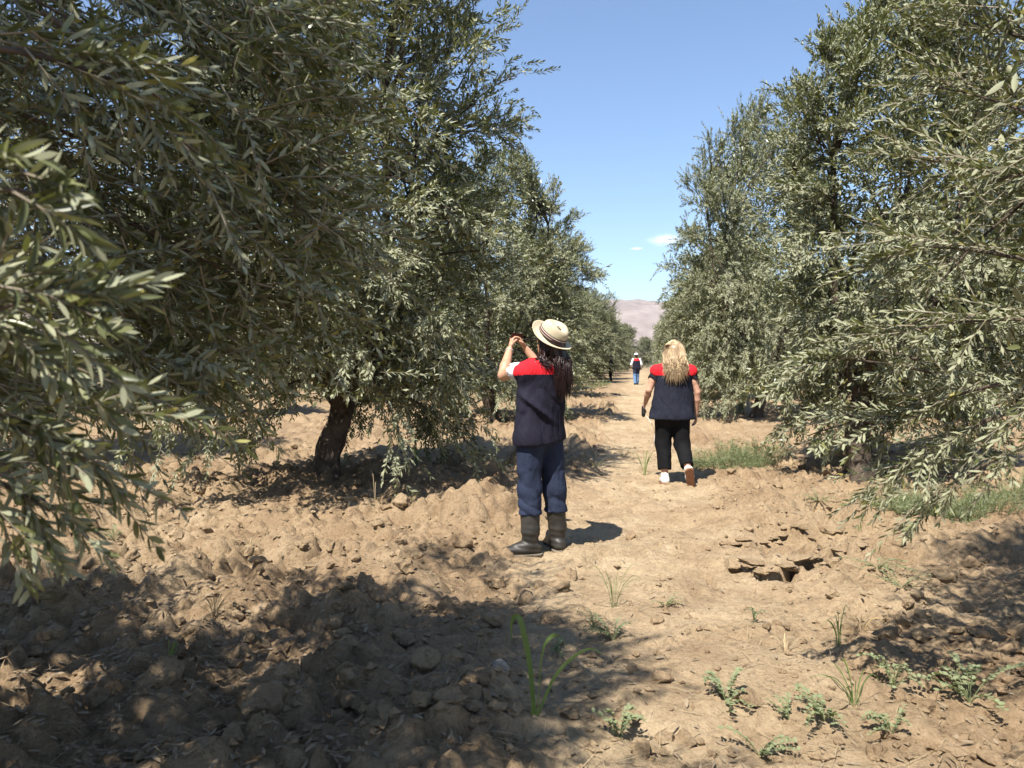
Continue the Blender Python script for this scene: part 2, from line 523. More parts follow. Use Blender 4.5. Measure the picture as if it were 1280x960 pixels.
# the lumps that stand out in the photograph
for px, py, r in ((235, 815, .10), (250, 630, .085), (270, 642, .085), (205, 905, .09), (330, 790, .10), (440, 735, .085), (516, 722, .11), (545, 712, .07),
                  (395, 690, .07), (375, 660, .09), (352, 665, .08), (470, 690, .07), (300, 650, .06), (215, 660, .07), (255, 668, .075), (180, 640, .06),
                  (455, 775, .08), (420, 770, .07), (500, 760, .06), (560, 790, .07), (790, 915, .075), (830, 935, .05), (770, 930, .05), (860, 940, .06),
                  (985, 590, .09), (1035, 600, .10), (1050, 590, .07), (905, 512, .2), (960, 520, .25), (1000, 560, .15), (930, 540, .16), (1185, 745, .09), (1215, 720, .08), (1150, 770, .06),
                  (440, 890, .09), (120, 760, .1), (60, 800, .11), (160, 745, .08), (90, 740, .07), (350, 830, .07), (30, 860, .09), (470, 850, .06), (960, 806, .03), (975, 803, .035), (985, 806, .025)):
    gx, gy = gat(px, py)
    put_clod(gx, gy, r * 0.85, sink=0.42)
for px, py, r in ((697, 752, .085), (708, 742, .09), (718, 730, .075), (640, 797, .09), (650, 785, .08), (628, 806, .07)):
    gx, gy = gat(px, py); put_clod(gx - .05, gy + .03, r, sink=0.30, tilt=.25, flat=.8)
# plates of crust lifted along the breaks
for pts, dep, wid in BREAKS_W[:4]:
    for (ax, ay), (bx, by) in zip(pts[:-1], pts[1:]):
        seg = math.hypot(bx - ax, by - ay); k = 0.0
        while k < seg:
            r = rng.uniform(.045, .10) * (1 if dep > .055 else .7)
            t = (k + r * .5) / seg
            x, y = ax + (bx - ax) * t, ay + (by - ay) * t + r * .5 + rng.uniform(-.01, .03)
            o = put_clod(x, y, r, sink=0, flat=0.36)
            o.name = 'crust_slab'
            o.location.z = gz(x, y + r * .6) - .004
            o.rotation_euler = (rng.uniform(-.22, -.02), rng.uniform(-.12, .12), rng.uniform(-.8, .8))
            k += r * rng.uniform(1.2, 2.2)
# the rest strewn over the turned soil
cand = []
while len(cand) < 180:
    y = 2.7 + 9.5 * rng.rand() ** 1.2
    x = rng.uniform(-0.75, 0.72) * y
    R = float(rough_mask(np.array([x]), np.array([y]))[0])
    if rng.rand() < R ** 2:
        cand.append((x, y, 0.03 + 0.075 * rng.rand() ** 2.2))
for x, y, r in cand: put_clod(x, y, r * 0.9, sink=0.38)

# crumbs too small to pick apart: one mass
def crumbs(n, seed):
    rs = np.random.RandomState(seed)
    y = 2.4 + 14 * rs.rand(n * 3) ** 1.5
    x = rs.uniform(-0.8, 0.8, n * 3) * y
    R = rough_mask(x, y)
    keep = np.where(rs.rand(n * 3) < 0.16 + 0.84 * R)[0][:n]
    x, y = x[keep], y[keep]
    # stretched octahedra with cut corners: 8 faces each
    base = nrm(np.array([[1, .2, 0], [0.1, 1, .1], [-1, 0, .15], [-.1, -1, 0], [.15, 0, 1], [0, .1, -1.0]]))
    T = np.array([[0, 1, 4], [1, 2, 4], [2, 3, 4], [3, 0, 4], [1, 0, 5], [2, 1, 5], [3, 2, 5], [0, 3, 5]])
    r = (0.006 + 0.020 * rs.rand(len(x)) ** 2.5)
    B = base[None] * (0.6 + 0.8 * rs.rand(len(x), 6, 1))
    a = rs.rand(len(x)) * 6.283; ca, sa = np.cos(a), np.sin(a)
    X = (B[..., 0] * ca[:, None] - B[..., 1] * sa[:, None]) * r[:, None]
    Y = (B[..., 0] * sa[:, None] + B[..., 1] * ca[:, None]) * r[:, None]
    Z = B[..., 2] * r[:, None] * 0.75
    z = ground_h(x, y)
    V = np.stack([X + x[:, None], Y + y[:, None], Z + z[:, None] + r[:, None] * 0.3], -1)
    TT = (T[None] + 6 * np.arange(len(x))[:, None, None]).reshape(-1, 3)
    return mesh_np('soil_crumbs', V.reshape(-1, 3), None, TT, False, np.full(len(x) * 6, 0.6))
tag(obj('soil_crumbs', crumbs(7500, 5), M['soil'], ground), kind='stuff')

def lumps(n, seed):
    """fist-sized lumps, each an uneven 80-face ball pressed into the soil"""
    import bmesh
    bm = bmesh.new(); bmesh.ops.create_icosphere(bm, subdivisions=2, radius=1); bm.verts.ensure_lookup_table()
    base = np.array([v.co[:] for v in bm.verts]); T = np.array([[v.index for v in f.verts] for f in bm.faces]); bm.free()
    rs = np.random.RandomState(seed)
    shapes = []
    for k in range(24):
        V = base.copy()
        for d in nrm(rs.normal(size=(9, 3))):
            V = V - np.clip(V @ d - rs.uniform(.45, .85), 0, None)[:, None] * d * .9
        shapes.append(V * (1 + .16 * rs.normal(size=(len(V), 1))) * np.array([1, rs.uniform(.65, 1.1), rs.uniform(.5, .9)]))
    shapes = np.array(shapes)
    y = 2.5 + 10.5 * rs.rand(n * 6) ** 1.35
    x = rs.uniform(-0.75, 0.75, n * 6) * y
    R = rough_mask(x, y); c = 0.5 + 0.9 * fbm(x * 0.8, y * 0.8, 66, 3)
    keep = np.where(rs.rand(n * 6) < (0.09 + 0.91 * R ** 1.5) * np.clip(c, .1, 1))[0][:n]
    x, y = x[keep], y[keep]; n = len(x)
    r = 0.016 + 0.050 * rs.rand(n) ** 2.6
    S = shapes[rs.randint(24, size=n)]
    a = rs.rand(n) * 6.283; ca, sa = np.cos(a)[:, None], np.sin(a)[:, None]
    X = (S[..., 0] * ca - S[..., 1] * sa) * r[:, None]; Y = (S[..., 0] * sa + S[..., 1] * ca) * r[:, None]
    V = np.stack([X + x[:, None], Y + y[:, None], S[..., 2] * r[:, None] + (ground_h(x, y) + r * .18)[:, None]], -1)
    m = base.shape[0]
    TT = (T[None] + m * np.arange(n)[:, None, None]).reshape(-1, 3)
    return mesh_np('soil_lumps', V.reshape(-1, 3), None, TT, False, np.full(n * m, .75))
tag(obj('soil_lumps', lumps(1400, 6), M['soil'], ground), kind='stuff')

# pale stone half buried beside the tall grass
def stone(px, py, r, label, flat=.62):
    gx, gy = gat(px, py)
    o = bpy.data.objects.new('stone', None)
    me = clod_mesh(911, flat).copy(); me.materials.clear(); me.materials.append(M['stone'])
    bpy.data.objects.remove(o)
    o = bpy.data.objects.new('stone', me)
    o.location = (gx, gy, gz(gx, gy) + r * 0.22); o.scale = (r, r * .8, r * .9)
    o.rotation_euler = (0.1, 0, 0.4)
    link(o); tag(o, label, 'stone')
M['stone'] = simple_mat('grey stone', (0.30, 0.25, 0.20), (0.42, 0.36, 0.29), 5, 0.85, 0.004)
stone(625, 872, 0.052, 'small pale grey stone lying in the shade beside the tall bent grass')

# far hills behind the end of the rows
def hill(name, dist, width, elev, seed, c0, c1, rough_amp):
    m, nt, n, l, p = new_mat(name + ' slope')
    t = noise_node(n, l, 0.008, 9, 0.7); r = ramp(n, l, t.outputs['Fac'], [(0.3, c0), (0.7, c1)])
    l.new(r.outputs[0], p.inputs['Base Color']); p.inputs['Roughness'].default_value = 1; p.inputs['Specular IOR Level'].default_value = 0
    nx, ny = 220, 40
    a = np.linspace(-1.05, 1.2, nx)
    s = np.linspace(0, 1, ny)
    A, S = np.meshgrid(a, s)
    ridge = elev * (0.80 + 0.24 * fbm(a * 7, a * 0 + seed, seed, 5))[None, :]
    d = dist + width * S
    prof = np.sin(np.clip(S * 1.25, 0, 1.25) * np.pi / 1.25 * 0.62)
    z = ridge * prof + rough_amp * elev * (1 - 2 * np.abs(fbm(A * 30, S * 3, seed + 4, 6, .6))) * (S > 0.02) * np.sqrt(S) * .8
    z[0] = -20
    V = np.stack([np.sin(A) * d, np.cos(A) * d, z], -1).reshape(-1, 3)
    i = np.arange(nx * ny).reshape(ny, nx)
    Q = np.stack([i[:-1, :-1], i[:-1, 1:], i[1:, 1:], i[1:, :-1]], -1).reshape(-1, 4)
    o = obj(name, mesh_np(name, V, Q), m); tag(o, kind='structure')
hill('hills', 3400, 1500, 350, 21, (0.17, 0.135, 0.12), (0.32, 0.265, 0.235), 0.24)
hill('hills', 5200, 1900, 640, 43, (0.24, 0.20, 0.18), (0.34, 0.29, 0.265), 0.14)
# ------------------------------------------------------------------ olive trees
def leaves_geo(P, D, Nn, L, W, segs, rs, curl=0.10):
    """N leaves: base P, direction D, face normal Nn, length L, width W -> verts, quads, tris, tone"""
    N = len(P)
    S = np.cross(D, Nn)
    cv = curl * (0.3 + rs.rand(N)) * np.where(rs.rand(N) < .8, -1, 1)
    if segs == 2:                                     # rhombus: 2 triangles
        t = np.array([0.0, 0.45, 0.45, 1.0]); s = np.array([0, .5, -.5, 0])
        T = np.array([[0, 2, 1], [1, 2, 3]]); K = 4; Q = None
    else:                                             # lanceolate: 4 triangles' worth
        t = np.array([0.0, 0.30, 0.30, 0.70, 0.70, 1.0]); s = np.array([0, .46, -.46, .44, -.44, 0])
        T = np.array([[0, 2, 1], [3, 4, 5]]); Q = np.array([[1, 2, 4, 3]]); K = 6
    V = (P[:, None] + D[:, None] * (t[None, :, None] * L[:, None, None])
         + S[:, None] * (s[None, :, None] * W[:, None, None])
         + Nn[:, None] * ((t ** 2)[None, :, None] * (cv * L)[:, None, None]))
    off = (np.arange(N) * K)[:, None, None]
    Tq = (T[None] + off).reshape(-1, 3)
    Qq = None if Q is None else (Q[None] + off).reshape(-1, 4)
    tone = np.repeat(rs.rand(N), K)
    return V.reshape(-1, 3), Qq, Tq, tone

def twig_leaves(P0, D, L, sag, pairs, leafL, leafW, rs, K=5):
    """twigs (N) -> curves (N,K,3) and leaf arrays"""
    N = len(P0)
    g = np.zeros((N, 3)); g[:, 2] = -sag
    s = np.linspace(0, 1, K)
    side0 = nrm(rs.normal(size=(N, 3)) * 0.35)
    C = P0[:, None] + D[:, None] * (L[:, None] * s)[..., None] + (g + side0 * 0.15)[:, None] * (L[:, None] * s ** 2)[..., None]
    sj = 0.10 + 0.90 * (np.arange(pairs) + 0.5) / pairs
    sj = sj[None] + rs.uniform(-.02, .02, (N, pairs))
    Pj = P0[:, None] + D[:, None] * (L[:, None] * sj)[..., None] + (g + side0 * 0.15)[:, None] * (L[:, None] * sj ** 2)[..., None]
    Tj = nrm(D[:, None] + 2 * (g + side0 * 0.15)[:, None] * sj[..., None])
    ref = nrm(rs.normal(size=(N, 3)))
    A = nrm(np.cross(Tj, ref[:, None])); B = np.cross(Tj, A)
    ph = np.where(np.arange(pairs) % 2 == 0, 0.0, np.pi / 2)[None] + rs.uniform(-.35, .35, (N, pairs))
    side = np.cos(ph)[..., None] * A + np.sin(ph)[..., None] * B
    out = []
    for sg in (1, -1):
        al = np.radians(rs.uniform(30, 66, (N, pairs))) * (1.0 - 0.45 * sj)
        Dl = nrm(Tj * np.cos(al)[..., None] + sg * side * np.sin(al)[..., None] + rs.normal(size=(N, pairs, 3)) * 0.10)
        up = Tj * 0.75 + np.array([0, 0, 0.55]) + rs.normal(size=(N, pairs, 3)) * 0.28
        Nl = nrm(up - (up * Dl).sum(-1, keepdims=True) * Dl)
        ll = leafL * rs.uniform(0.7, 1.18, (N, pairs)) * (0.80 + 0.35 * np.sin(np.pi * np.clip(sj, 0, 1) ** 0.8))
        ww = leafW * rs.uniform(0.8, 1.2, (N, pairs))
        out.append((Pj.reshape(-1, 3), Dl.reshape(-1, 3), Nl.reshape(-1, 3), ll.ravel(), ww.ravel()))
    return C, [np.concatenate(z) for z in zip(*out)]

def bez(p0, p1, p2, k):
    t = np.linspace(0, 1, k)[:, None]
    return (1 - t) ** 2 * p0 + 2 * t * (1 - t) * p1 + t ** 2 * p2

def profile(s, kind):
    xs_ = {'round': ([0, .12, .32, .55, .75, .9, 1.0], [.80, .94, 1.0, .95, .82, .58, .15]),
           'tall': ([0, .10, .30, .60, .80, .93, 1.0], [.85, .97, 1.0, .96, .88, .68, .22])}[kind]
    return np.interp(s, *xs_)

def grow_tree(seed, H, a, zmin, fork, tr, base_w, lean, coff, kind, nclus, ntw, pairs, leafL, leafW, segs, squash=(1, 1), extra=None, lowcut=None, nlimb=5, twK=3, stemsides=3, core=16000, fuzz=0.62, twl=(0.17, 0.36), LOC=np.zeros(3), corer=0.80):
    rs = np.random.RandomState(seed)
    wood = Geo()
    # trunk: a gnarled, tapering, slightly twisted column that flares at the root
    k = 12
    tz = np.linspace(-0.12, fork, k)
    ts = np.clip(tz / fork, 0, 1)
    cx = lean[0] * ts + 0.05 * np.sin(ts * 5 + seed); cy = lean[1] * ts + 0.05 * np.cos(ts * 4 + seed)
    rad = tr * (1 + (base_w / tr - 1) * np.exp(-ts * 4.2)) * (1 + 0.10 * np.sin(ts * 9 + seed))
    rad[-3:] *= np.array([1.03, 1.10, 1.15])
    sides = 16
    an = np.arange(sides) * 2 * np.pi / sides
    TV = []
    for i in range(k):
        flute = 1 + 0.16 * np.sin(an * 3 + seed + ts[i] * 1.5) * (1.2 - 0.6 * ts[i]) + 0.09 * np.sin(an * 7 + 2 * seed + ts[i] * 2) + 0.06 * rs.normal(size=sides)
        TV.append(np.stack([cx[i] + rad[i] * flute * np.cos(an), cy[i] + rad[i] * flute * np.sin(an), np.full(sides, tz[i])], -1))
    idx = np.arange(k * sides).reshape(k, sides)
    Q = np.stack([idx[:-1], np.roll(idx, -1, 1)[:-1], np.roll(idx, -1, 1)[1:], idx[1:]], -1).reshape(-1, 4)
    TV = np.concatenate(TV)
    top = np.array([[lean[0] + 0.05 * np.sin(5 + seed), lean[1] + 0.05 * np.cos(4 + seed), fork + tr * .35]])
    ti = np.array([[idx[-1, j], idx[-1, (j + 1) % sides], k * sides] for j in range(sides)])
    trunk = Geo(); trunk.add(np.concatenate([TV, top]), Q, ti)
    fp = np.array([lean[0], lean[1], fork - 0.05])
    # limbs
    limbs = []; limbC = []; limbR = []
    for i in range(nlimb):
        az = 2 * np.pi * (i + rs.uniform(-.25, .25)) / nlimb + seed
        zt = zmin + (H - zmin) * rs.uniform(0.50, 0.80)
        rr = a * rs.uniform(0.30, 0.62)
        p2 = np.array([coff[0] + rr * np.cos(az) * squash[0], coff[1] + rr * np.sin(az) * squash[1], zt])
        p1 = fp * 0.5 + p2 * 0.5 + np.array([0.25 * a * np.cos(az), 0.25 * a * np.sin(az), -0.15 * (zt - fork)])
        c = bez(fp, p1, p2, 12) + rs.normal(size=(12, 3)) * 0.03 * np.linspace(0, 1, 12)[:, None]
        limbs.append(c); limbC.append(c); limbR.append(np.linspace(tr * 0.58, 0.022, 12))
    V, Q = tubes(np.array(limbC), np.array(limbR), 7); wood.add(V, Q)
    LP = np.concatenate([c[2:] for c in limbs])
    # ends of the branches: points spread over the crown
    pts = []
    while len(pts) < nclus:
        s = rs.rand() ** 1.02
        z = zmin + (H - zmin) * s
        az = rs.rand() * 2 * np.pi
        lob = 1 + 0.16 * vnoise(np.array([az * 1.6 + seed]), np.array([z * 0.9]), seed)[0] + 0.12 * vnoise(np.array([az * 3.8 + seed]), np.array([z * 2.0]), seed + 5)[0]
        R = a * profile(s, kind) * lob
        f = 1 - 0.55 * rs.rand() ** 1.9
        p = np.array([coff[0] + R * f * np.cos(az) * squash[0], coff[1] + R * f * np.sin(az) * squash[1], z])
        if lowcut is not None and lowcut(p): continue
        pts.append(p)
    pts = np.array(pts)
    C = []; Rr = []; tw0 = []; twD = []; twL = []; twS = []
    cen = np.array([coff[0], coff[1], zmin + (H - zmin) * 0.40])
    for p in pts:
        d2 = np.linalg.norm(LP - p, axis=1) + np.clip(LP[:, 2] - p[2] - 0.3, 0, None) * 0.6
        q = LP[np.argsort(d2)[rs.randint(0, 4)]]
        mid = (p + q) / 2 + np.array([0, 0, 0.22 * np.linalg.norm(p - q)]) + rs.normal(size=3) * 0.08
        c = bez(q, mid, p, 8); C.append(c); Rr.append(np.linspace(0.016, 0.003, 8))
        n = int(ntw * rs.uniform(0.7, 1.3))
        t = 0.30 + 0.70 * rs.rand(n) ** 0.7
        ii = np.clip(t * 7, 0, 6.999); i0 = ii.astype(int); fr = (ii - i0)[:, None]
        b = c[i0] * (1 - fr) + c[i0 + 1] * fr + rs.normal(size=(n, 3)) * 0.06
        tan = nrm(c[i0 + 1] - c[i0])
        outw = nrm(p - cen)
        hs = (p[2] - zmin) / (H - zmin)
        dirv = tan * 0.55 + outw * 0.45 + rs.normal(size=(n, 3)) * fuzz
        dirv[:, 2] += 0.38 * sstep(0.35, 1.0, hs) + 0.10 - 0.45 * sstep(0.30, 0.0, hs)
        tw0.append(b); twD.append(nrm(dirv))
        twL.append(rs.uniform(twl[0], twl[1], n) * (1 + 0.25 * (rs.rand(n) < .15) + 0.40 * (rs.rand(n) < 0.07) * sstep(.55, .9, hs)))
        twS.append(rs.uniform(0.02, 0.32, n) * (1.1 - 0.9 * sstep(.3, .8, hs)))
    V, Q = tubes(np.array(C), np.array(Rr), 4); wood.add(V, Q)
    P0 = np.concatenate(tw0); D = np.concatenate(twD); L = np.concatenate(twL); S = np.concatenate(twS)
    if extra:
        for (e0, eD, eL, eS) in extra:
            P0 = np.concatenate([P0, e0]); D = np.concatenate([D, eD]); L = np.concatenate([L, eL]); S = np.concatenate([S, eS])
    TC, LV = twig_leaves(P0, D, L, S, pairs, leafL, leafW, rs, twK)
    if segs == 2: TC = TC[::3]
    else:
        tw_r = P0 + LOC[None] - np.array([0, 0, CAM_Z]); TC = TC[(tw_r[:, 1] > 0.1) & (np.abs(tw_r[:, 0]) < 0.95 * tw_r[:, 1] + .4)]
    V, Q = tubes(TC, np.repeat(np.linspace(0.0026, 0.0010, twK)[None], len(TC), 0), stemsides)
    stems = Geo(); stems.add(V, Q)
    # foliage deep in the crown
    nc = core
    u = nrm(rs.normal(size=(nc, 3))); fr = rs.rand(nc, 1) ** 0.45
    zz = zmin + (H - zmin) * (0.10 + 0.78 * rs.rand(nc))
    rr = a * profile((zz - zmin) / (H - zmin), kind) * corer * fr[:, 0]
    Pc = np.stack([coff[0] + u[:, 0] * rr * squash[0], coff[1] + u[:, 1] * rr * squash[1], zz], -1)
    Dc = nrm(rs.normal(size=(nc, 3)) + np.array([0, 0, -0.3])); Nc = rs.normal(size=(nc, 3)) + np.array([0, 0, 0.8])
    Nc = nrm(Nc - (Nc * Dc).sum(-1, keepdims=True) * Dc)
    kp = np.ones(nc, bool) if lowcut is None else np.array([not lowcut(p_) for p_ in Pc])
    Pc, Dc, Nc = Pc[kp], Dc[kp], Nc[kp]; nc = len(Pc)
    core_l = (Pc, Dc, Nc, np.full(nc, max(leafL, .055) * 1.25) * rs.uniform(.8, 1.2, nc), np.full(nc, max(leafW, .013) * 1.6))
    LV = [np.concatenate([p_, q_]) for p_, q_ in zip(LV, core_l)]
    return trunk, wood, stems, LV, pts, rs

tree_geo = {}
def tree_meshes(key, **kw):
    trunk, wood, stems, LV, pts, rs = grow_tree(**kw)
    g = Geo(); V, Q, T, tone = leaves_geo(*LV, kw['segs'], rs); g.add(V, Q, T, tone)
    tree_geo[key] = (trunk.mesh('trunk'), wood.mesh('limbs'), stems.mesh('twigs'), g.mesh('crown'))
    return tree_geo[key]

def place_tree(key, x, y, rz, label, group=None, s=(1, 1, 1), z=None):
    tm, lm, sm, cm = tree_geo[key]
    t = empty('olive_tree', (x, y, (terrain(np.array([x]), np.array([y]))[0] if z is None else z) - 0.02))
    t.rotation_euler = (0, 0, rz); t.scale = s
    tr = obj('trunk', tm, M['bark'], t)
    obj('limbs', lm, M['bark'], tr)
    cr = obj('crown', cm, M['leaf'], t)
    obj('twigs', sm, M['twig'], cr)
    tag(t, label, 'tree', group)
    tag(cr, kind='stuff')
    return t

# mid-distance trees
tree_meshes('A', seed=3, H=7.2, a=2.05, zmin=0.35, fork=0.95, tr=0.125, base_w=0.20, lean=(0.10, 0.0), coff=(0.05, -0.65), kind='tall', nclus=320, ntw=24, pairs=11, leafL=0.066, leafW=0.0195, segs=2, core=26000,
            lowcut=lambda p: p[2] < 1.0 and abs(p[0]) < 0.5 and p[1] < 0.5)
tree_meshes('B', seed=8, H=5.75, a=1.75, zmin=0.35, fork=1.0, tr=0.12, base_w=0.18, lean=(0.12, 0.1), coff=(0.60, 0.1), kind='round', nclus=180, ntw=30, pairs=11, leafL=0.066, leafW=0.0195, segs=2)
tree_meshes('C', seed=14, H=6.2, a=2.35, zmin=0.25, fork=0.9, tr=0.13, base_w=0.19, lean=(-0.08, 0.05), coff=(0, 0), kind='round', nclus=190, ntw=29, pairs=11, leafL=0.070, leafW=0.0205, segs=2)
G1 = 'olive trees in rows'
place_tree('A', -2.01, 8.49, 0.0, 'tall olive tree with thick dark trunk and drooping low branches beside the straw-hatted person', G1)
place_tree('C', -0.45, 17.0, 0.9, 'olive tree next in line behind the thick-trunked one, its crown behind the straw hat', G1, (1.0, 1.0, 0.97))
place_tree('B', 3.98, 8.9, 0.0, 'tall olive tree with dark leaning trunk, across the path from the thick-trunked one', G1, (1.0, 1.0, 1.0))
place_tree('C', 5.55, 17.4, 2.6, 'broad olive tree with sunlit grey trunk, next in line behind the dark leaning trunk', G1, (0.92, 0.95, 1.15))
ORD = ['first', 'second', 'third', 'fourth', 'fifth', 'sixth', 'seventh', 'eighth', 'ninth', 'tenth', 'eleventh', 'twelfth', 'thirteenth', 'fourteenth']
for i in range(2, 13):
    y = 8.5 * (i + 1); 
    place_tree('ABC'[(i + 1) % 3], -4.05 + 0.176 * y + 0.25 * math.sin(i * 3.1), y + 0.5 * math.sin(i * 1.7), 1.3 * i, ORD[i] + ' olive tree along the lane counting from the thick dark trunk', G1, (1.06, 1.06, 0.86 + 0.05 * math.sin(i * 2.3)))
    place_tree('BCA'[(i + 2) % 3], 2.44 + 0.176 * y + 0.25 * math.sin(i * 2.1) + 0.45, y + 0.6 * math.sin(i * 1.3 + 1), 0.7 + 2.1 * i, ORD[i] + ' olive tree along the lane counting from the dark leaning trunk', G1, (1.0, 1.0, 0.92 + 0.06 * math.sin(i * 1.9)))
for row in (1, 2):
    for i in range(0, 9):
        y = 8.5 * (i + 1)
        xl = -3.51 - 6.1 * row + 0.176 * y; xr = 2.44 + 6.1 * row + 0.176 * y
        for x, sd in ((xl, 0), (xr, 1)):
            if abs(x / y) > 0.72 + 2.6 / y: continue
            place_tree('CAB'[(i + row + sd) % 3], x + 0.3 * math.sin(i * 2.9 + row), y + 0.6 * math.sin(i + row * 2), 1.9 * i + row + sd,
                       ORD[i] + ' olive tree of the ' + ('next' if row == 1 else 'second') + ' row behind ' + ('the dark leaning trunk' if sd else 'the thick dark trunk'), G1, (1.05, 1.05, 0.92))
# trees standing across the far end of the lane
for k, (x, y) in enumerate(((17.2, 122), (21.0, 126), (24.6, 121), (28, 127))):
    place_tree('CAB'[k % 3], x, y, k * 1.7, ORD[k] + ' small pale tree across the far end of the lane, from the thick-trunk side', G1, (1.0, 1.0, 0.75))
# ---- the two near trees
def spray(p0, p1, n, L, spread, rs, droop=0.1, drop=0.0):
    """twigs along a branch from p0 to p1"""
    p0 = np.array(p0); p1 = np.array(p1)
    t = np.sort(rs.uniform(0.05, 1.0, n))
    c = bez(p0, (p0 + p1) / 2 + np.array([0, 0, 0.08]), p1, 30)
    i = np.clip((t * 29).astype(int), 0, 28)
    b = c[i] + rs.normal(size=(n, 3)) * 0.012
    tan = nrm(c[i + 1] - c[i])
    D = nrm(tan + rs.normal(size=(n, 3)) * spread + np.array([0, 0, 0.05 - drop]))
    return c, (b, D, L * rs.uniform(0.6, 1.1, n), droop * rs.uniform(0.2, 1.2, n))

def leaf_mesh(seed):
    """a single blade with a midrib fold, unit length along +Y, face +Z"""
    rs = np.random.RandomState(seed)
    t = np.array([0, .05, .2, .4, .6, .8, .93, 1.0]); w = np.array([.018, .035, .38, .5, .47, .31, .12, 0.0])
    bend = rs.uniform(-.16, .05); fold = rs.uniform(.10, .22); tw = rs.uniform(-.25, .25)
    V = []
    for tt, ww in zip(t, w):
        z = bend * tt ** 2
        for s in (-1, 0, 1):
            V.append((s * ww * math.cos(tw * tt), tt, z + (fold * ww * abs(s)) + s * ww * math.sin(tw * tt) * 0.6))
    Q = []
    for i in range(len(t) - 1):
        for s in (0, 1):
            a = i * 3 + s; Q.append((a, a + 1, a + 4, a + 3))
    me = mesh_np('leaf', np.array(V), Q, None, True, np.full(len(V), rs.rand()))
    me.materials.append(M['leaf'])
    return me
LEAVES = [leaf_mesh(70 + k) for k in range(8)]

def near_tree(name_label, loc, kw, nlift=300, olives=0, branches=()):
    trunk, wood, stems, LV, pts, rs = grow_tree(LOC=np.array(loc, float), **kw)
    for c in branches:
        V, Q = tubes(np.array([c]), np.linspace(0.007, 0.002, len(c))[None], 6); wood.add(V, Q)
    P, D, Nn, L, W = LV
    # side turned away from the lane: fewer leaves, widened to deepen its shadow
    q_ = P + np.array(loc, float) - np.array([0, 0, CAM_Z])
    lane = (q_[:, 1] > 0.1) & (np.abs(q_[:, 0]) < 0.95 * q_[:, 1] + .4) & (np.abs(q_[:, 2]) < .8 * q_[:, 1] + .4)
    kp_ = lane | (rs.rand(len(P)) < .42)
    P, D, Nn, L, W = P[kp_], D[kp_], Nn[kp_], L[kp_], np.where(lane, W, W * 3.2)[kp_]
    loc = np.array(loc, dtype=float)
    Wp = P + loc
    # the 300 leaves that show largest become single pieces
    camp = np.array([0, 0, CAM_Z])
    r = Wp + D * L[:, None] * 0.5 - camp
    dd = r[:, 1]
    ok = (dd > 0.3) & (np.abs(r[:, 0] / np.maximum(dd, .1)) < 0.66) & (np.abs(r[:, 2] / np.maximum(dd, .1)) < 0.49)
    score = np.where(ok, L / np.maximum(np.linalg.norm(r, axis=1), 0.1), 0)
    pick = np.argsort(-score)[:nlift]
    rest = np.ones(len(P), bool); rest[pick] = False
    t = empty('olive_tree', loc)
    tag(t, name_label, 'tree', G1)
    tr = obj('trunk', trunk.mesh('trunk'), M['bark'], t)
    obj('limbs', wood.mesh('limbs'), M['bark'] if not branches else M['bark'], tr)
    near = (np.linalg.norm(r, axis=1) < 3.0) & ok
    g = Geo()
    for sel, sg in ((rest & near, 3), (rest & ~near, 2)):
        V, Q, T, tone = leaves_geo(P[sel], D[sel], Nn[sel], L[sel], W[sel], sg, rs); g.add(V, Q, T, tone)
    cr = tag(obj('crown', g.mesh('crown'), M['leaf'], t), kind='stuff')
    obj('twigs', stems.mesh('twigs'), M['twig'], cr)
    for i in pick:
        o = bpy.data.objects.new('leaf', LEAVES[rs.randint(8)])
        y = D[i]; z = Nn[i]; x = np.cross(y, z)
        m = Matrix(((x[0] * W[i], y[0] * L[i], z[0] * L[i] * .8, P[i][0]), (x[1] * W[i], y[1] * L[i], z[1] * L[i] * .8, P[i][1]), (x[2] * W[i], y[2] * L[i], z[2] * L[i] * .8, P[i][2]), (0, 0, 0, 1)))
        link(o, cr); o.matrix_local = m
    if olives:
        u = np.linspace(0, 2 * np.pi, 9)[:-1]; v = np.linspace(0, np.pi, 6)
        OV = np.array([(math.sin(b) * math.cos(a), math.sin(b) * math.sin(a), 1.35 * math.cos(b)) for b in v for a in u])
        OQ = [(i * 8 + j, (i + 1) * 8 + j, (i + 1) * 8 + (j + 1) % 8, i * 8 + (j + 1) % 8) for i in range(5) for j in range(8)]
        ome = mesh_np('olive', OV * 0.0075, OQ); ome.materials.append(M['olive'])
        oc = np.where(ok & rest & (np.linalg.norm(r, axis=1) < 2.6) & (np.linalg.norm(r, axis=1) > 1.0))[0]
        for i in rs.choice(oc, olives, replace=False):
            o = bpy.data.objects.new('olive', ome); link(o, cr)
            o.location = P[i] + np.array([0, 0, -0.012]); o.rotation_euler = (rs.uniform(-.4, .4), rs.uniform(-.4, .4), 0)
    return t

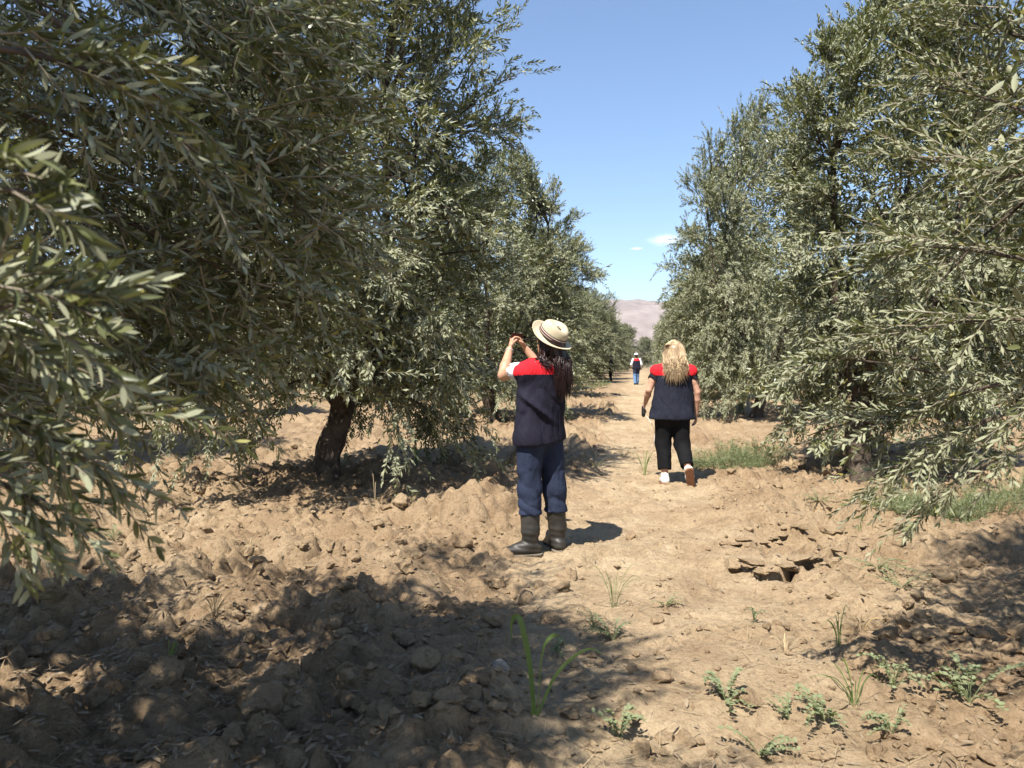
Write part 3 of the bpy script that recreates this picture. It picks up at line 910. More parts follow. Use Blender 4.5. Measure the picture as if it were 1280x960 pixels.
rsN = np.random.RandomState(5)
LOC_L = np.array([-3.0, 0.80, -0.02]); LOC_R = np.array([3.25, 2.1, -0.02])
exL, brL = [], []
for a_, b_, n_, L_, sp, dr in (
        ((-120, 280, .92), (60, 246, .86), 5, .16, .10, .0),       # the sunlit spray at the edge
        ((-160, 480, 1.0), (60, 372, .95), 9, .20, .28, .0),
        ((-200, 420, 1.05), (110, 460, 1.1), 16, .22, .45, .1),
        ((-160, 520, 1.1), (90, 560, 1.15), 16, .22, .42, .2),
        ((-160, 560, 1.2), (60, 640, 1.2), 12, .22, .40, .25),
        ((-40, 60, 1.25), (200, 130, 1.35), 14, .24, .35, .15),
        ((60, 20, 1.5), (250, 200, 1.6), 14, .25, .40, .2),
        ((120, -20, 2.2), (390, 120, 2.6), 20, .30, .35, .15),
        ((200, 110, 2.3), (400, 260, 2.5), 20, .30, .38, .25),
        ((100, 250, 2.0), (380, 400, 2.4), 20, .30, .40, .3),
        ((80, 380, 2.0), (280, 490, 2.2), 16, .28, .40, .3),
        ((240, 30, 2.6), (420, 30, 2.9), 18, .30, .35, .1),
        ((250, 200, 2.6), (410, 200, 2.9), 18, .30, .35, .15)):
    c, e = spray(at(*a_) - LOC_L, at(*b_) - LOC_L, n_, L_, sp, rsN, 0.12, dr)
    exL.append(e); brL.append(bez(c[0], c[15], c[-1], 8))
tosun = -np.array(ldir[:])
def sun_gap(p):
    # crown carved open along sun rays to light its edge spray and ground patches
    for q, rr in SUN_SPOTS:
        v = p + LOC_L - q; t = max(0, v @ tosun)
        if np.linalg.norm(v - t * tosun) < rr: return True
    return False
SUN_SPOTS = [(at(60, 246, .86), .62), (at(40, 372, .95), .5)] + [(np.array([*gat(px, py), .03]), rr) for px, py, rr in
             ((300, 715, .70), (430, 730, .55), (190, 700, .5), (300, 775, .42), (345, 840, .30), (250, 800, .26), (70, 890, .22), (540, 750, .5), (480, 740, .5), (620, 760, .4), (140, 690, .4))]
# the thick of its foliage that hangs out over the lane's edge
nq = 2000
pyv = rsN.uniform(-60, 500, nq); lim = np.interp(pyv, [-60, 100, 270, 350, 450, 500], [410, 420, 410, 345, 270, 150])
pxv = rsN.uniform(-140, 1, nq) * 0 + (-140 + (lim + 140) * rsN.rand(nq) ** .8)
dv = rsN.uniform(1.9, 3.5, nq)
bq = np.stack([at(a_, b_, d_) for a_, b_, d_ in zip(pxv, pyv, dv)]) - LOC_L
dq = nrm(nrm(bq * np.array([1, 1, .25])) * .6 + rsN.normal(size=(nq, 3)) * .55 + np.array([.25, 0, -.25]))
bk_ = np.array([not any(np.linalg.norm((p_ + LOC_L - q) - max(0, (p_ + LOC_L - q) @ tosun) * tosun) < rr * .6 for q, rr in SUN_SPOTS) for p_ in bq])
bq, dq = bq[bk_], dq[bk_]; nq = len(bq)
exL.append((bq, dq, rsN.uniform(.18, .38, nq), rsN.uniform(.05, .35, nq)))
near_tree('large-leaved olive branches in dark shade with small green olives and one sunlit twig', LOC_L,
          dict(seed=21, H=5.9, a=2.42, zmin=1.05, fork=1.1, tr=0.15, base_w=0.25, lean=(0.0, 0.0), coff=(0, 0), kind='round', nclus=270, ntw=26, pairs=14,
               leafL=0.041, leafW=0.0088, segs=3, extra=exL, core=52000, corer=.90, lowcut=sun_gap, twl=(0.20, 0.42), fuzz=0.55), olives=60, branches=brL)
exR, brR = [], []
for a_, b_, n_, L_, sp, dr in (
        ((1180, 470, 2.75), (1010, 450, 2.7), 13, .24, .30, .0),
        ((1150, 450, 2.8), (1030, 440, 2.85), 8, .22, .25, .0),
        ((1150, 520, 2.8), (1010, 545, 2.85), 10, .22, .30, .1),
        ((1250, 480, 2.6), (1090, 540, 2.8), 18, .26, .40, .1),
        ((1250, 520, 2.7), (1110, 600, 2.8), 18, .26, .40, .15),
        ((1280, 560, 2.7), (1160, 630, 2.75), 15, .24, .40, .15),
        ((1300, 400, 2.5), (1110, 420, 2.6), 18, .28, .35, .0),
        ((1300, 330, 2.5), (1110, 310, 2.7), 20, .30, .35, .0),
        ((1310, 240, 2.5), (1130, 200, 2.7), 20, .30, .35, -.05),
        ((1320, 160, 2.6), (1150, 110, 2.8), 20, .30, .35, -.1),
        ((1330, 80, 2.6), (1190, 30, 2.8), 18, .30, .35, -.1)):
    c, e = spray(at(*a_) - LOC_R, at(*b_) - LOC_R, n_, L_, sp, rsN, 0.08, dr)
    exR.append(e); brR.append(bez(c[0], c[15], c[-1], 8))
near_tree('olive tree with bright large leaf sprays reaching low over a patch of feathery weeds', LOC_R,
          dict(seed=33, H=5.2, a=1.95, zmin=1.0, fork=1.0, tr=0.14, base_w=0.22, lean=(0.0, 0.0), coff=(0, 0), kind='round', nclus=240, ntw=26, pairs=14,
               leafL=0.043, leafW=0.0092, segs=3, extra=exR, core=65000, corer=.9, twl=(0.20, 0.42), fuzz=0.5), branches=brR)
# ------------------------------------------------------------------ weeds and litter on the ground
def blade_strip(g, pts, w, rs, tone=None, fold=0.25):
    """one grass blade along a polyline: a strip folded along its midrib"""
    pts = np.asarray(pts, float)
    # smooth the polyline (Catmull-Rom)
    K = 4
    P = np.concatenate([[2 * pts[0] - pts[1]], pts, [2 * pts[-1] - pts[-2]]])
    out = []
    for i in range(1, len(P) - 2):
        for k in range(K):
            t = k / K
            out.append(0.5 * ((2 * P[i]) + (-P[i - 1] + P[i + 1]) * t + (2 * P[i - 1] - 5 * P[i] + 4 * P[i + 1] - P[i + 2]) * t * t + (-P[i - 1] + 3 * P[i] - 3 * P[i + 1] + P[i + 2]) * t ** 3))
    out.append(pts[-1])
    C = np.array(out); n = len(C)
    T = nrm(np.gradient(C, axis=0))
    ref = nrm(np.array([rs.normal(), rs.normal(), 0.2]))
    S = nrm(np.cross(T, ref)); Nn = np.cross(S, T)
    s = np.linspace(0, 1, n)
    ww = w * np.clip(0.55 + 1.2 * s, 0, 1) * np.clip((1 - s) * 2.6, 0.02, 1)
    V = np.concatenate([C + S * ww[:, None] * 0.5 + Nn * ww[:, None] * fold * .5, C, C - S * ww[:, None] * 0.5 + Nn * ww[:, None] * fold * .5])
    i = np.arange(n - 1)
    Q = np.concatenate([np.stack([i, i + 1, n + i + 1, n + i], -1), np.stack([n + i, n + i + 1, 2 * n + i + 1, 2 * n + i], -1)])
    g.add(V, Q, None, rs.rand() if tone is None else tone)

def plant_part(name, parent, mat, draw):
    g = Geo(); draw(g)
    return obj(name, g.mesh(name), mat, parent)

rsP = np.random.RandomState(12)
# tall bent grass
bx, by = gat(668, 950)
root = np.array([bx, by, gz(bx, by)])
tall = empty('grass_plant', root)
tag(tall, 'tall broad-bladed green grass with its longest blade folded over, beside the pale stone', 'grass plant')
def px_blade(pl, w, d=by, dy=0.0, mat='grass'):
    pts = np.array([at(a, b, d + dy * k / len(pl)) for k, (a, b) in enumerate(pl)]) - root
    pts[0] = (0.004 * rsP.normal(), 0.004 * rsP.normal(), -0.02)
    plant_part('blade', tall, M[mat], lambda g: blade_strip(g, pts, w, rsP))
px_blade([(668, 955), (668, 900), (663, 840), (656, 800), (650, 777), (643, 773), (639, 784), (640, 808)], 0.020, dy=.03)
px_blade([(668, 955), (672, 890), (676, 830), (683, 804), (696, 797), (706, 806), (709, 826)], 0.016, dy=-.05)
px_blade([(669, 955), (676, 890), (694, 850), (716, 826), (738, 814), (756, 822)], 0.013, dy=.06)
px_blade([(668, 955), (667, 905), (665, 872)], 0.016, dy=0)
px_blade([(667, 955), (663, 915), (652, 903), (628, 896)], 0.008, dy=-.04, mat='straw')
px_blade([(668, 955), (671, 935), (690, 922), (703, 914)], 0.007, dy=.04)
px_blade([(667, 955), (661, 930), (650, 926), (640, 935)], 0.006, dy=-.05, mat='straw')

def clump(px, py, n, h, spread, w, mat, label, name='grass_plant', cat='grass plant', droop=0.5, group=None):
    x, y = gat(px, py)
    r0 = np.array([x, y, gz(x, y)])
    t = empty(name, r0); tag(t, label, cat, group)
    for k in range(n):
        a = rsP.uniform(0, 6.28); hh = h * rsP.uniform(.55, 1.1); sp = spread * rsP.uniform(.3, 1.1)
        d = np.array([math.cos(a), math.sin(a), 0])
        pts = [np.array([0, 0, -.02]) + d * .008, d * sp * .22 + np.array([0, 0, hh * .5]), d * sp * .6 + np.array([0, 0, hh * (1 - .1 * droop)]), d * sp + np.array([0, 0, hh * (1 - .45 * droop)])]
        plant_part('blade', t, M[mat], lambda g: blade_strip(g, pts, w * rsP.uniform(.7, 1.2), rsP))
    return t
clump(768, 775, 16, .24, .16, .0032, 'grass', 'wispy green grass tuft with thin arching stems on the sunlit path', droop=.5)
clump(1073, 905, 11, .19, .20, .005, 'grass', 'dark thin-bladed grass plant fanning out over pale crust, amid leafy weeds', droop=.7)
clump(1052, 835, 9, .18, .10, .005, 'grass', 'bright green upright grass shoot behind the fanning grass plant', droop=.4)
clump(207, 880, 5, .17, .06, .009, 'grass', 'single green grass shoot on the shaded clods under the olive branches', droop=.3)
clump(806, 598, 9, .30, .20, .007, 'grass', 'thin grass tuft beside the path at the blonde woman\'s heels', droop=.5)
clump(985, 838, 22, .09, .12, .003, 'straw', 'dry straw-coloured grass tuft at the edge of dappled shade', droop=.6)
clump(1080, 800, 24, .10, .14, .003, 'straw', 'dry straw tuft on the crust next to the leaf shadows', droop=.6)
clump(310, 700, 20, .10, .12, .0035, 'straw', 'bleached dry grass tuft among the sunlit clods', droop=.6)
clump(265, 800, 24, .12, .14, .0035, 'straw', 'dry grass tuft leaning over the largest clod', droop=.6)
clump(468, 652, 3, .42, .05, .006, 'straw', 'pale dead stalk standing upright in the shade of the thick-trunked tree', droop=.2)
clump(520, 590, 16, .30, .20, .006, 'grass', 'loose green grass in the shadow beside the thick dark trunk', droop=.6)
clump(345, 600, 10, .30, .16, .007, 'weed', 'short green suckers at the foot of the thick dark trunk', droop=.3)
clump(975, 590, 12, .22, .22, .006, 'straw', 'dry bleached twigs poking up before the dark leaning trunk', droop=.4)
clump(1040, 590, 14, .24, .26, .006, 'straw', 'dry pale stalks at the root of the dark leaning trunk', droop=.4)

# sprawling weeds with small round leaves
def leaflet(g, P, D, Nn, L, W, tone):
    S = np.cross(D, Nn)
    t = np.array([0, .3, .7, 1.0]); w = np.array([0, .46, .42, 0])
    V = [P]; 
    for a in (1, 2):
        V += [P + D * L * t[a] + S * W * w[a], P + D * L * t[a] - Nn * W * .08, P + D * L * t[a] - S * W * w[a]]
    V.append(P + D * L)
    Q = [(1, 2, 5, 4), (2, 3, 6, 5)]
    T = [(0, 2, 1), (0, 3, 2), (4, 5, 7), (5, 6, 7)]
    g.add(V, Q, T, tone)
def leafy_weed(px, py, n, reach, h, ls, label, mat='weed', group=None):
    x, y = gat(px, py)
    r0 = np.array([x, y, gz(x, y)])
    t = empty('leafy_weed', r0); tag(t, label, 'weed', group)
    stems, rads = [], []
    g = Geo()
    for k in range(n):
        a = rsP.uniform(0, 6.28); R = reach * rsP.uniform(.35, 1.1); hh = h * rsP.uniform(.5, 1.2)
        d = np.array([math.cos(a), math.sin(a), 0])
        end = d * R; end[2] = max(0.015, hh * .8 + gz(x + end[0], y + end[1]) - r0[2])
        c = bez(np.array([0, 0, -.01]), d * R * .4 + np.array([0, 0, hh * 1.2]), end, 8)
        stems.append(c); rads.append(np.linspace(.0022, .0009, 8))
        for s in np.linspace(.25, 1, int(5 + R / 0.026)):
            i = min(6, int(s * 7)); P = c[i] + (c[i + 1] - c[i]) * (s * 7 - i)
            for q in range(2):
                aa = a + (1 if q else -1) * rsP.uniform(.5, 1.5)
                D = nrm(np.array([math.cos(aa), math.sin(aa), rsP.uniform(-.1, .6)]))
                Nn = np.array([0, 0, 1.0]) + rsP.normal(size=3) * .35; Nn = nrm(Nn - (Nn @ D) * D)
                leaflet(g, P, D, Nn, ls * rsP.uniform(.8, 1.7), ls * rsP.uniform(.8, 1.2), rsP.rand())
    V, Q = tubes(np.array(stems), np.array(rads), 4); sg = Geo(); sg.add(V, Q)
    obj('stems', sg.mesh('stems'), M['weed'], t)
    tag(obj('leaves', g.mesh('leaves'), M[mat], t), kind='stuff')
leafy_weed(912, 905, 9, .16, .09, 0.0136, 'sprawling grey-green leafy weed on pale cracked crust, beside the path')
leafy_weed(955, 950, 7, .13, .07, 0.0124, 'low leafy weed spreading over the crust in front of the larger one')
leafy_weed(1035, 925, 9, .15, .09, 0.0136, 'leafy weed with pale round leaves at the foot of the fanning grass')
leafy_weed(1122, 888, 8, .13, .12, 0.0124, 'upright leafy weed on a clod beside the dappled shade')
leafy_weed(1120, 938, 7, .12, .07, 0.0118, 'small leafy weed low on the cracked soil below the upright one')
leafy_weed(1218, 900, 10, .20, .13, 0.0161, 'large-leaved weed half in the shadow of the near branches')
leafy_weed(768, 812, 12, .18, .08, 0.0099, 'dense low mat of small-leaved weed on the path by the wispy grass')
leafy_weed(742, 800, 8, .12, .08, 0.0087, 'brownish small-leaved weed beside the dense low mat', mat='straw')
leafy_weed(832, 768, 7, .10, .06, 0.0087, 'tiny pale green weed alone on the bare path')
leafy_weed(945, 798, 5, .07, .09, 0.0087, 'tiny weed growing beside a dark hole in the crust')
leafy_weed(1100, 735, 12, .25, .07, 0.0087, 'patchy low weed on the crust before the dappled shade')
leafy_weed(1130, 755, 10, .22, .06, 0.0081, 'thin creeping weed at the edge of the dappled shade')
leafy_weed(775, 945, 7, .10, .10, 0.0136, 'small dark leafy weed in a patch of shade by dark clods')
leafy_weed(698, 835, 5, .09, .05, 0.0124, 'low weed with rounded leaves in shade behind the tall grass')
leafy_weed(990, 920, 5, .08, .06, 0.0099, 'little weed seedling between the two sprawling weeds')
leafy_weed(1025, 660, 10, .22, .07, 0.0087, 'thin creeping green weed on crumbly soil by the path')
leafy_weed(140, 690, 6, .14, .10, 0.0124, 'green weed peeping out under the hanging olive branches')
leafy_weed(745, 590, 14, .40, .14, 0.0124, 'dull dry weed patch in shade behind the rubber boots', mat='litter')
leafy_weed(780, 575, 10, .3, .18, 0.0124, 'greyish dry weed standing beside the path behind the straw-hatted woman', mat='straw')

# feathery weeds: fine needle leaves on many thin stems
def feathery(px, py, rx, ry, h, n, label):
    x, y = gat(px, py)
    z0 = gz(x, y)
    t = empty('feathery_weed', (x, y, z0)); tag(t, label, 'weed', 'feathery green weeds')
    rs = np.random.RandomState(int(px + py))
    a = rs.uniform(0, 6.283, n); r = np.sqrt(rs.rand(n))
    X = rx * r * np.cos(a); Y = ry * r * np.sin(a)
    lean = np.stack([X * .8, Y * .8, np.zeros(n)], -1) + rs.normal(size=(n, 3)) * .06
    hh = h * rs.uniform(.35, 1.5, n) * (1 - .55 * r ** 2) * (0.7 + 0.6 * rs.rand(n) ** 3)
    gzv = ground_h(x + X, y + Y) - z0
    p0 = np.stack([X * .75, Y * .75, gzv - .01], -1)
    K = 5; s = np.linspace(0, 1, K)
    C = p0[:, None] + lean[:, None] * (s ** 1.5)[None, :, None] * .6
    C[..., 2] += hh[:, None] * s[None] * (1.15 - .35 * s[None])
    V, Q = tubes(C, np.repeat(np.linspace(.0024, .001, K)[None], n, 0), 3)
    sg = Geo(); sg.add(V, Q, None, .4); obj('stems', sg.mesh('stems'), M['weed'], t)
    m = 38
    sj = rs.uniform(.2, 1, (n, m)); ii = np.clip(sj * (K - 1), 0, K - 1.001); i0 = ii.astype(int); f = (ii - i0)[..., None]
    ar = np.arange(n)[:, None]
    P = C[ar, i0] * (1 - f) + C[ar, i0 + 1] * f
    D = nrm(rs.normal(size=(n, m, 3)) + np.array([0, 0, .6])); Nn = rs.normal(size=(n, m, 3)) + np.array([0, 0, .8])
    Nn = nrm(Nn - (Nn * D).sum(-1, keepdims=True) * D)
    L = rs.uniform(.025, .075, n * m); W = rs.uniform(.003, .0055, n * m)
    g = Geo(); V, Q, T, tone = leaves_geo(P.reshape(-1, 3), D.reshape(-1, 3), Nn.reshape(-1, 3), L, W, 2, rs); g.add(V, Q, T, tone)
    tag(obj('leaves', g.mesh('leaves'), M['weed'], t), kind='stuff')
feathery(905, 592, .50, .42, .34, 200, 'soft feathery green weed clump at the blonde woman\'s feet')
feathery(948, 585, .42, .40, .32, 150, 'paler feathery weed clump beside the shadow of the dark leaning trunk')
feathery(1125, 655, .34, .28, .34, 100, 'feathery weed clump under the tip of the leaf sprays, outermost of its patch')
feathery(1165, 662, .34, .26, .32, 100, 'bluish green feathery weed clump in the middle of its patch')
feathery(1225, 660, .40, .3, .30, 100, 'feathery weed clump under the thick of the leaf sprays')
feathery(1275, 650, .40, .30, .30, 90, 'feathery weed clump under the near olive branches by thin stems')
feathery(895, 508, .8, .7, .55, 260, 'tall yellowish weeds at the foot of the grey-trunked olive tree')
feathery(745, 492, .7, .6, .40, 150, 'low green growth along the row behind the straw-hatted woman')

# straw and fallen leaves
def litter(n, seed, xr, yr, L0, L1, W, cond, flat=.25):
    rs = np.random.RandomState(seed)
    y = yr[0] + (yr[1] - yr[0]) * rs.rand(n) ** 1.5
    x = rs.uniform(xr[0], xr[1], n) * np.maximum(y, 2.2) 
    k = cond(x, y, rs); x, y = x[k], y[k]; n = len(x)
    a = rs.uniform(0, 6.283, n)
    D = nrm(np.stack([np.cos(a), np.sin(a), rs.normal(size=n) * flat * .6], -1))
    Nn = np.stack([rs.normal(size=n) * flat, rs.normal(size=n) * flat, np.ones(n)], -1); Nn = nrm(Nn - (Nn * D).sum(-1, keepdims=True) * D)
    P = np.stack([x, y, ground_h(x, y) + rs.uniform(.003, .012, n)], -1)
    L = rs.uniform(L0, L1, n)
    g = Geo(); V, Q, T, tone = leaves_geo(P, D, Nn, L, W * rs.uniform(.6, 1.4, n), 3, rs, .2); g.add(V, Q, T, tone)
    return g
def near_tree_mask(x, y, rs, base=.12):
    m = np.full(len(x), base)
    for cx, cy, r in ((-2.0, 8.5, 2.3), (-2.4, 3.2, 2.4), (4, 9, 2.2), (3.8, 3.6, 2.0), (-.4, 17, 3), (5.5, 17.5, 3)):
        m = np.maximum(m, np.exp(-((x - cx) ** 2 + (y - cy) ** 2) / (2 * (r * .55) ** 2)))
    return rs.rand(len(x)) < m
o = obj('fallen_leaves', litter(26000, 3, (-.8, .8), (2.3, 16), .025, .055, .011, near_tree_mask).mesh('fallen_leaves'), M['litter'])
tag(o, 'brown dead olive leaves strewn on the soil under the trees', 'leaf litter', kind='stuff')
o = obj('straw', litter(12000, 4, (-.8, .8), (2.3, 12), .04, .15, .0022, lambda x, y, rs: near_tree_mask(x, y, rs, .45), .2).mesh('straw'), M['straw'])
tag(o, 'loose bits of dry straw scattered over the turned soil', 'straw', kind='stuff')
# ------------------------------------------------------------------ people
class SDF:
    """smooth union of round cones on a grid, polygonised with surface nets"""
    def __init__(s, lo, hi, h):
        s.lo = np.array(lo, float); s.h = h
        s.n = np.ceil((np.array(hi, float) - s.lo) / h).astype(int) + 1
        s.D = np.full(s.n, 1.0)
    def block(s, lo, hi):
        a = np.clip(np.floor((lo - s.lo) / s.h).astype(int), 0, s.n); b = np.clip(np.ceil((hi - s.lo) / s.h).astype(int) + 1, 0, s.n)
        sl = tuple(slice(i, j) for i, j in zip(a, b))
        ax = [s.lo[k] + s.h * np.arange(a[k], b[k]) for k in range(3)]
        return sl, np.stack(np.meshgrid(*ax, indexing='ij'), -1)
    def cone(s, p0, p1, r0, r1, k=0.02, flat=None, sub=False):
        """flat = (axis, factor): the section is narrowed by factor along axis"""
        p0 = np.array(p0, float); p1 = np.array(p1, float)
        R = max(r0, r1) * (max(1, flat[1]) if flat else 1) + 3 * k + 2 * s.h + 0.01
        sl, X = s.block(np.minimum(p0, p1) - R, np.maximum(p0, p1) + R)
        if X.size == 0: return s
        q0, q1 = p0, p1
        if flat:
            a = nrm(np.array(flat[0], float)); f = 1 / flat[1] - 1
            X = X + f * ((X - p0) @ a)[..., None] * a
            q1 = p1 + f * ((p1 - p0) @ a) * a
        v = q1 - q0; L2 = max(v @ v, 1e-12)
        t = np.clip(((X - q0) @ v) / L2, 0, 1)
        d = np.linalg.norm(X - q0 - t[..., None] * v, axis=-1) - (r0 + (r1 - r0) * t)
        if flat: d = d * min(1, flat[1])
        B = s.D[sl]
        if sub:
            s.D[sl] = np.maximum(B, -d); return s
        hh = np.clip(0.5 + 0.5 * (B - d) / k, 0, 1)
        s.D[sl] = B * (1 - hh) + d * hh - k * hh * (1 - hh)
        return s
    def chain(s, pts, rad, k=0.02, flat=None):
        for i in range(len(pts) - 1): s.cone(pts[i], pts[i + 1], rad[i], rad[i + 1], k, flat)
        return s
    def ball(s, p, r, k=0.02, flat=None): return s.cone(p, np.array(p) + 1e-4, r, r, k, flat)
    def cut(s, p, n):
        """keep the side the normal points away from"""
        sl, X = s.block(s.lo, s.lo + s.n * s.h)
        s.D = np.maximum(s.D, (X - np.array(p, float)) @ nrm(np.array(n, float)))
        return s
    def wrinkle(s, amp, fn):
        sl, X = s.block(s.lo, s.lo + s.n * s.h)
        s.D = s.D + amp * fn(X[..., 0], X[..., 1], X[..., 2])
        return s
    def mesh(s, name, smooth_it=1):
        F = s.D; h = s.h
        nx, ny, nz = F.shape
        acc = np.zeros((nx - 1, ny - 1, nz - 1, 3)); cnt = np.zeros((nx - 1, ny - 1, nz - 1))
        cor = [(i, j, k) for i in (0, 1) for j in (0, 1) for k in (0, 1)]
        def C(c): return F[c[0]:nx - 1 + c[0], c[1]:ny - 1 + c[1], c[2]:nz - 1 + c[2]]
        for a in cor:
            for ax in range(3):
                if a[ax] == 1: continue
                b = list(a); b[ax] = 1
                fa, fb = C(a), C(b)
                m = (fa < 0) != (fb < 0)
                den = np.where(m, fa - fb, 1)
                t = np.where(m, fa / den, 0)
                for q in range(3):
                    acc[..., q] += np.where(m, a[q] + (t if q == ax else 0), 0)
                cnt += m
        act = cnt > 0
        idx = -np.ones(act.shape, int); idx[act] = np.arange(act.sum())
        I = np.argwhere(act)
        V = s.lo + h * (I + acc[act] / cnt[act][:, None])
        quads = []
        for ax in range(3):
            o1, o2 = [(1, 2), (2, 0), (0, 1)][ax]
            sa = [slice(None)] * 3; sb = [slice(None)] * 3
            sa[ax] = slice(0, -1); sb[ax] = slice(1, None)
            A, Bf = F[tuple(sa)], F[tuple(sb)]
            ch = (A < 0) != (Bf < 0)
            P = np.argwhere(ch)
            P = P[(P[:, o1] > 0) & (P[:, o2] > 0) & (P[:, o1] < F.shape[o1] - 1) & (P[:, o2] < F.shape[o2] - 1)]
            e1 = np.zeros(3, int); e1[o1] = 1; e2 = np.zeros(3, int); e2[o2] = 1
            q = np.stack([idx[tuple((P - e1 - e2).T)], idx[tuple((P - e2).T)], idx[tuple(P.T)], idx[tuple((P - e1).T)]], -1)
            flip = A[tuple(P.T)] > 0
            q[flip] = q[flip][:, ::-1]
            quads.append(q)
        Q = np.concatenate(quads); Q = Q[(Q >= 0).all(1)]
        for _ in range(smooth_it):
            S = np.zeros_like(V); n = np.zeros(len(V))
            for a, b in ((0, 1), (1, 2), (2, 3), (3, 0)):
                np.add.at(S, Q[:, a], V[Q[:, b]]); np.add.at(n, Q[:, a], 1)
            V = V * 0.5 + 0.5 * S / np.maximum(n, 1)[:, None]
        return V, Q

def ridges(a, b, seed, p=4):
    """sharp creases between soft swells of cloth"""
    return (1 - np.abs(vnoise(a, b, seed))) ** p - .3

def split(V, Q, test):
    """two meshes from one: faces whose centre passes the test, and the others"""
    c = V[Q].mean(1); m = test(c)
    out = []
    for sel in (m, ~m):
        q = Q[sel]; u, inv = np.unique(q, return_inverse=True)
        out.append((V[u], inv.reshape(q.shape)))
    return out

def cloth(name, c, rough=0.85, fine=600, bd=0.0006, var=0.25, sheen=0.0):
    m, nt, n, l, p = new_mat(name)
    t = noise_node(n, l, 9, 5)
    r = ramp(n, l, t.outputs['Fac'], [(0.3, tuple(v * (1 - var) for v in c)), (0.7, tuple(v * (1 + var) for v in c))])
    l.new(r.outputs[0], p.inputs['Base Color']); p.inputs['Roughness'].default_value = rough
    p.inputs['Specular IOR Level'].default_value = 0.12
    t2 = noise_node(n, l, fine, 2); cc = n.new('ShaderNodeTexCoord'); mp = n.new('ShaderNodeMapping'); mp.inputs['Scale'].default_value = (1, 1, .38); mp.inputs['Rotation'].default_value = (.3, .5, 0); l.new(cc.outputs['Object'], mp.inputs['Vector']); t3 = noise_node(n, l, 17, 4, .55, vec=mp.outputs['Vector'])
    b = bump(n, l, t2.outputs['Fac'], bd); b2 = bump(n, l, t3.outputs['Fac'], 0.030, 0.6, b.outputs[0])
    l.new(b2.outputs[0], p.inputs['Normal'])
    p.inputs['Sheen Weight'].default_value = sheen; p.inputs['Sheen Roughness'].default_value = 0.5
    return m
def skin_mat(name, c):
    m, nt, n, l, p = new_mat(name)
    t = noise_node(n, l, 14, 4)
    r = ramp(n, l, t.outputs['Fac'], [(0.3, tuple(v * .88 for v in c)), (0.7, c)])
    l.new(r.outputs[0], p.inputs['Base Color']); p.inputs['Roughness'].default_value = 0.5
    p.inputs['Subsurface Weight'].default_value = 0.08; p.inputs['Subsurface Radius'].default_value = (.01, .004, .002)
    return m
def hair_mat(name, c0, c1, rough=.38):
    m, nt, n, l, p = new_mat(name)
    a = n.new('ShaderNodeAttribute'); a.attribute_name = 'tone'
    r = ramp(n, l, a.outputs['Fac'], [(0.0, c0), (1.0, c1)])
    l.new(r.outputs[0], p.inputs['Base Color']); p.inputs['Roughness'].default_value = rough
    return m
M['navy'] = cloth('navy vest cloth', (0.017, 0.016, 0.027))
M['navy2'] = cloth('dark navy vest cloth', (0.017, 0.019, 0.030))
M['red'] = cloth('red yoke cloth', (0.62, 0.020, 0.030), var=.12)
M['jean'] = cloth('dark blue trousers', (0.026, 0.034, 0.062), var=.2)
M['black'] = cloth('black trousers', (0.008, 0.008, 0.009), sheen=0)
M['white'] = cloth('white shirt', (0.74, 0.74, 0.76), var=.05)
M['blacktee'] = cloth('black shirt', (0.016, 0.017, 0.022))
M['denim'] = cloth('pale blue denim', (0.12, 0.21, 0.36), var=.2)
M['skin'] = skin_mat('tanned skin', (0.52, 0.29, 0.18))
M['skin2'] = skin_mat('fair skin', (0.56, 0.32, 0.22))
M['hair_dark'] = hair_mat('dark brown hair', (0.008, 0.004, 0.004), (0.045, 0.018, 0.015))
M['hair_blonde'] = hair_mat('blonde hair', (0.20, 0.125, 0.065), (0.66, 0.50, 0.30), .42)
M['rubber'] = simple_mat('dusty rubber', (0.018, 0.0165, 0.0145), (0.050, 0.045, 0.037), 7, 0.5, 0.001, spec=.4)
M['sole'] = simple_mat('dusty boot sole', (0.10, 0.085, 0.065), (0.20, 0.165, 0.125), 14, 0.9, 0.002)
M['canvas'] = simple_mat('white shoe canvas', (0.62, 0.58, 0.52), (0.78, 0.76, 0.72), 20, 0.8, 0.001)
M['tan_sole'] = simple_mat('brown shoe sole', (0.22, 0.10, 0.055), (0.33, 0.17, 0.10), 20, 0.8, 0.002)
M['metal'] = simple_mat('silver bracelet', (0.5, 0.5, 0.5), (0.7, 0.7, 0.7), 40, 0.35, 0)
M['phone'] = simple_mat('dark red phone case', (0.055, 0.010, 0.010), (0.08, 0.014, 0.013), 8, 0.4, 0)
M['bag'] = simple_mat('black leather', (0.010, 0.010, 0.010), (0.02, 0.02, 0.02), 30, 0.5, 0.001)
M['cord'] = simple_mat('white cord', (0.7, 0.7, 0.68), (0.8, 0.8, 0.78), 30, 0.6, 0)
M['band'] = None

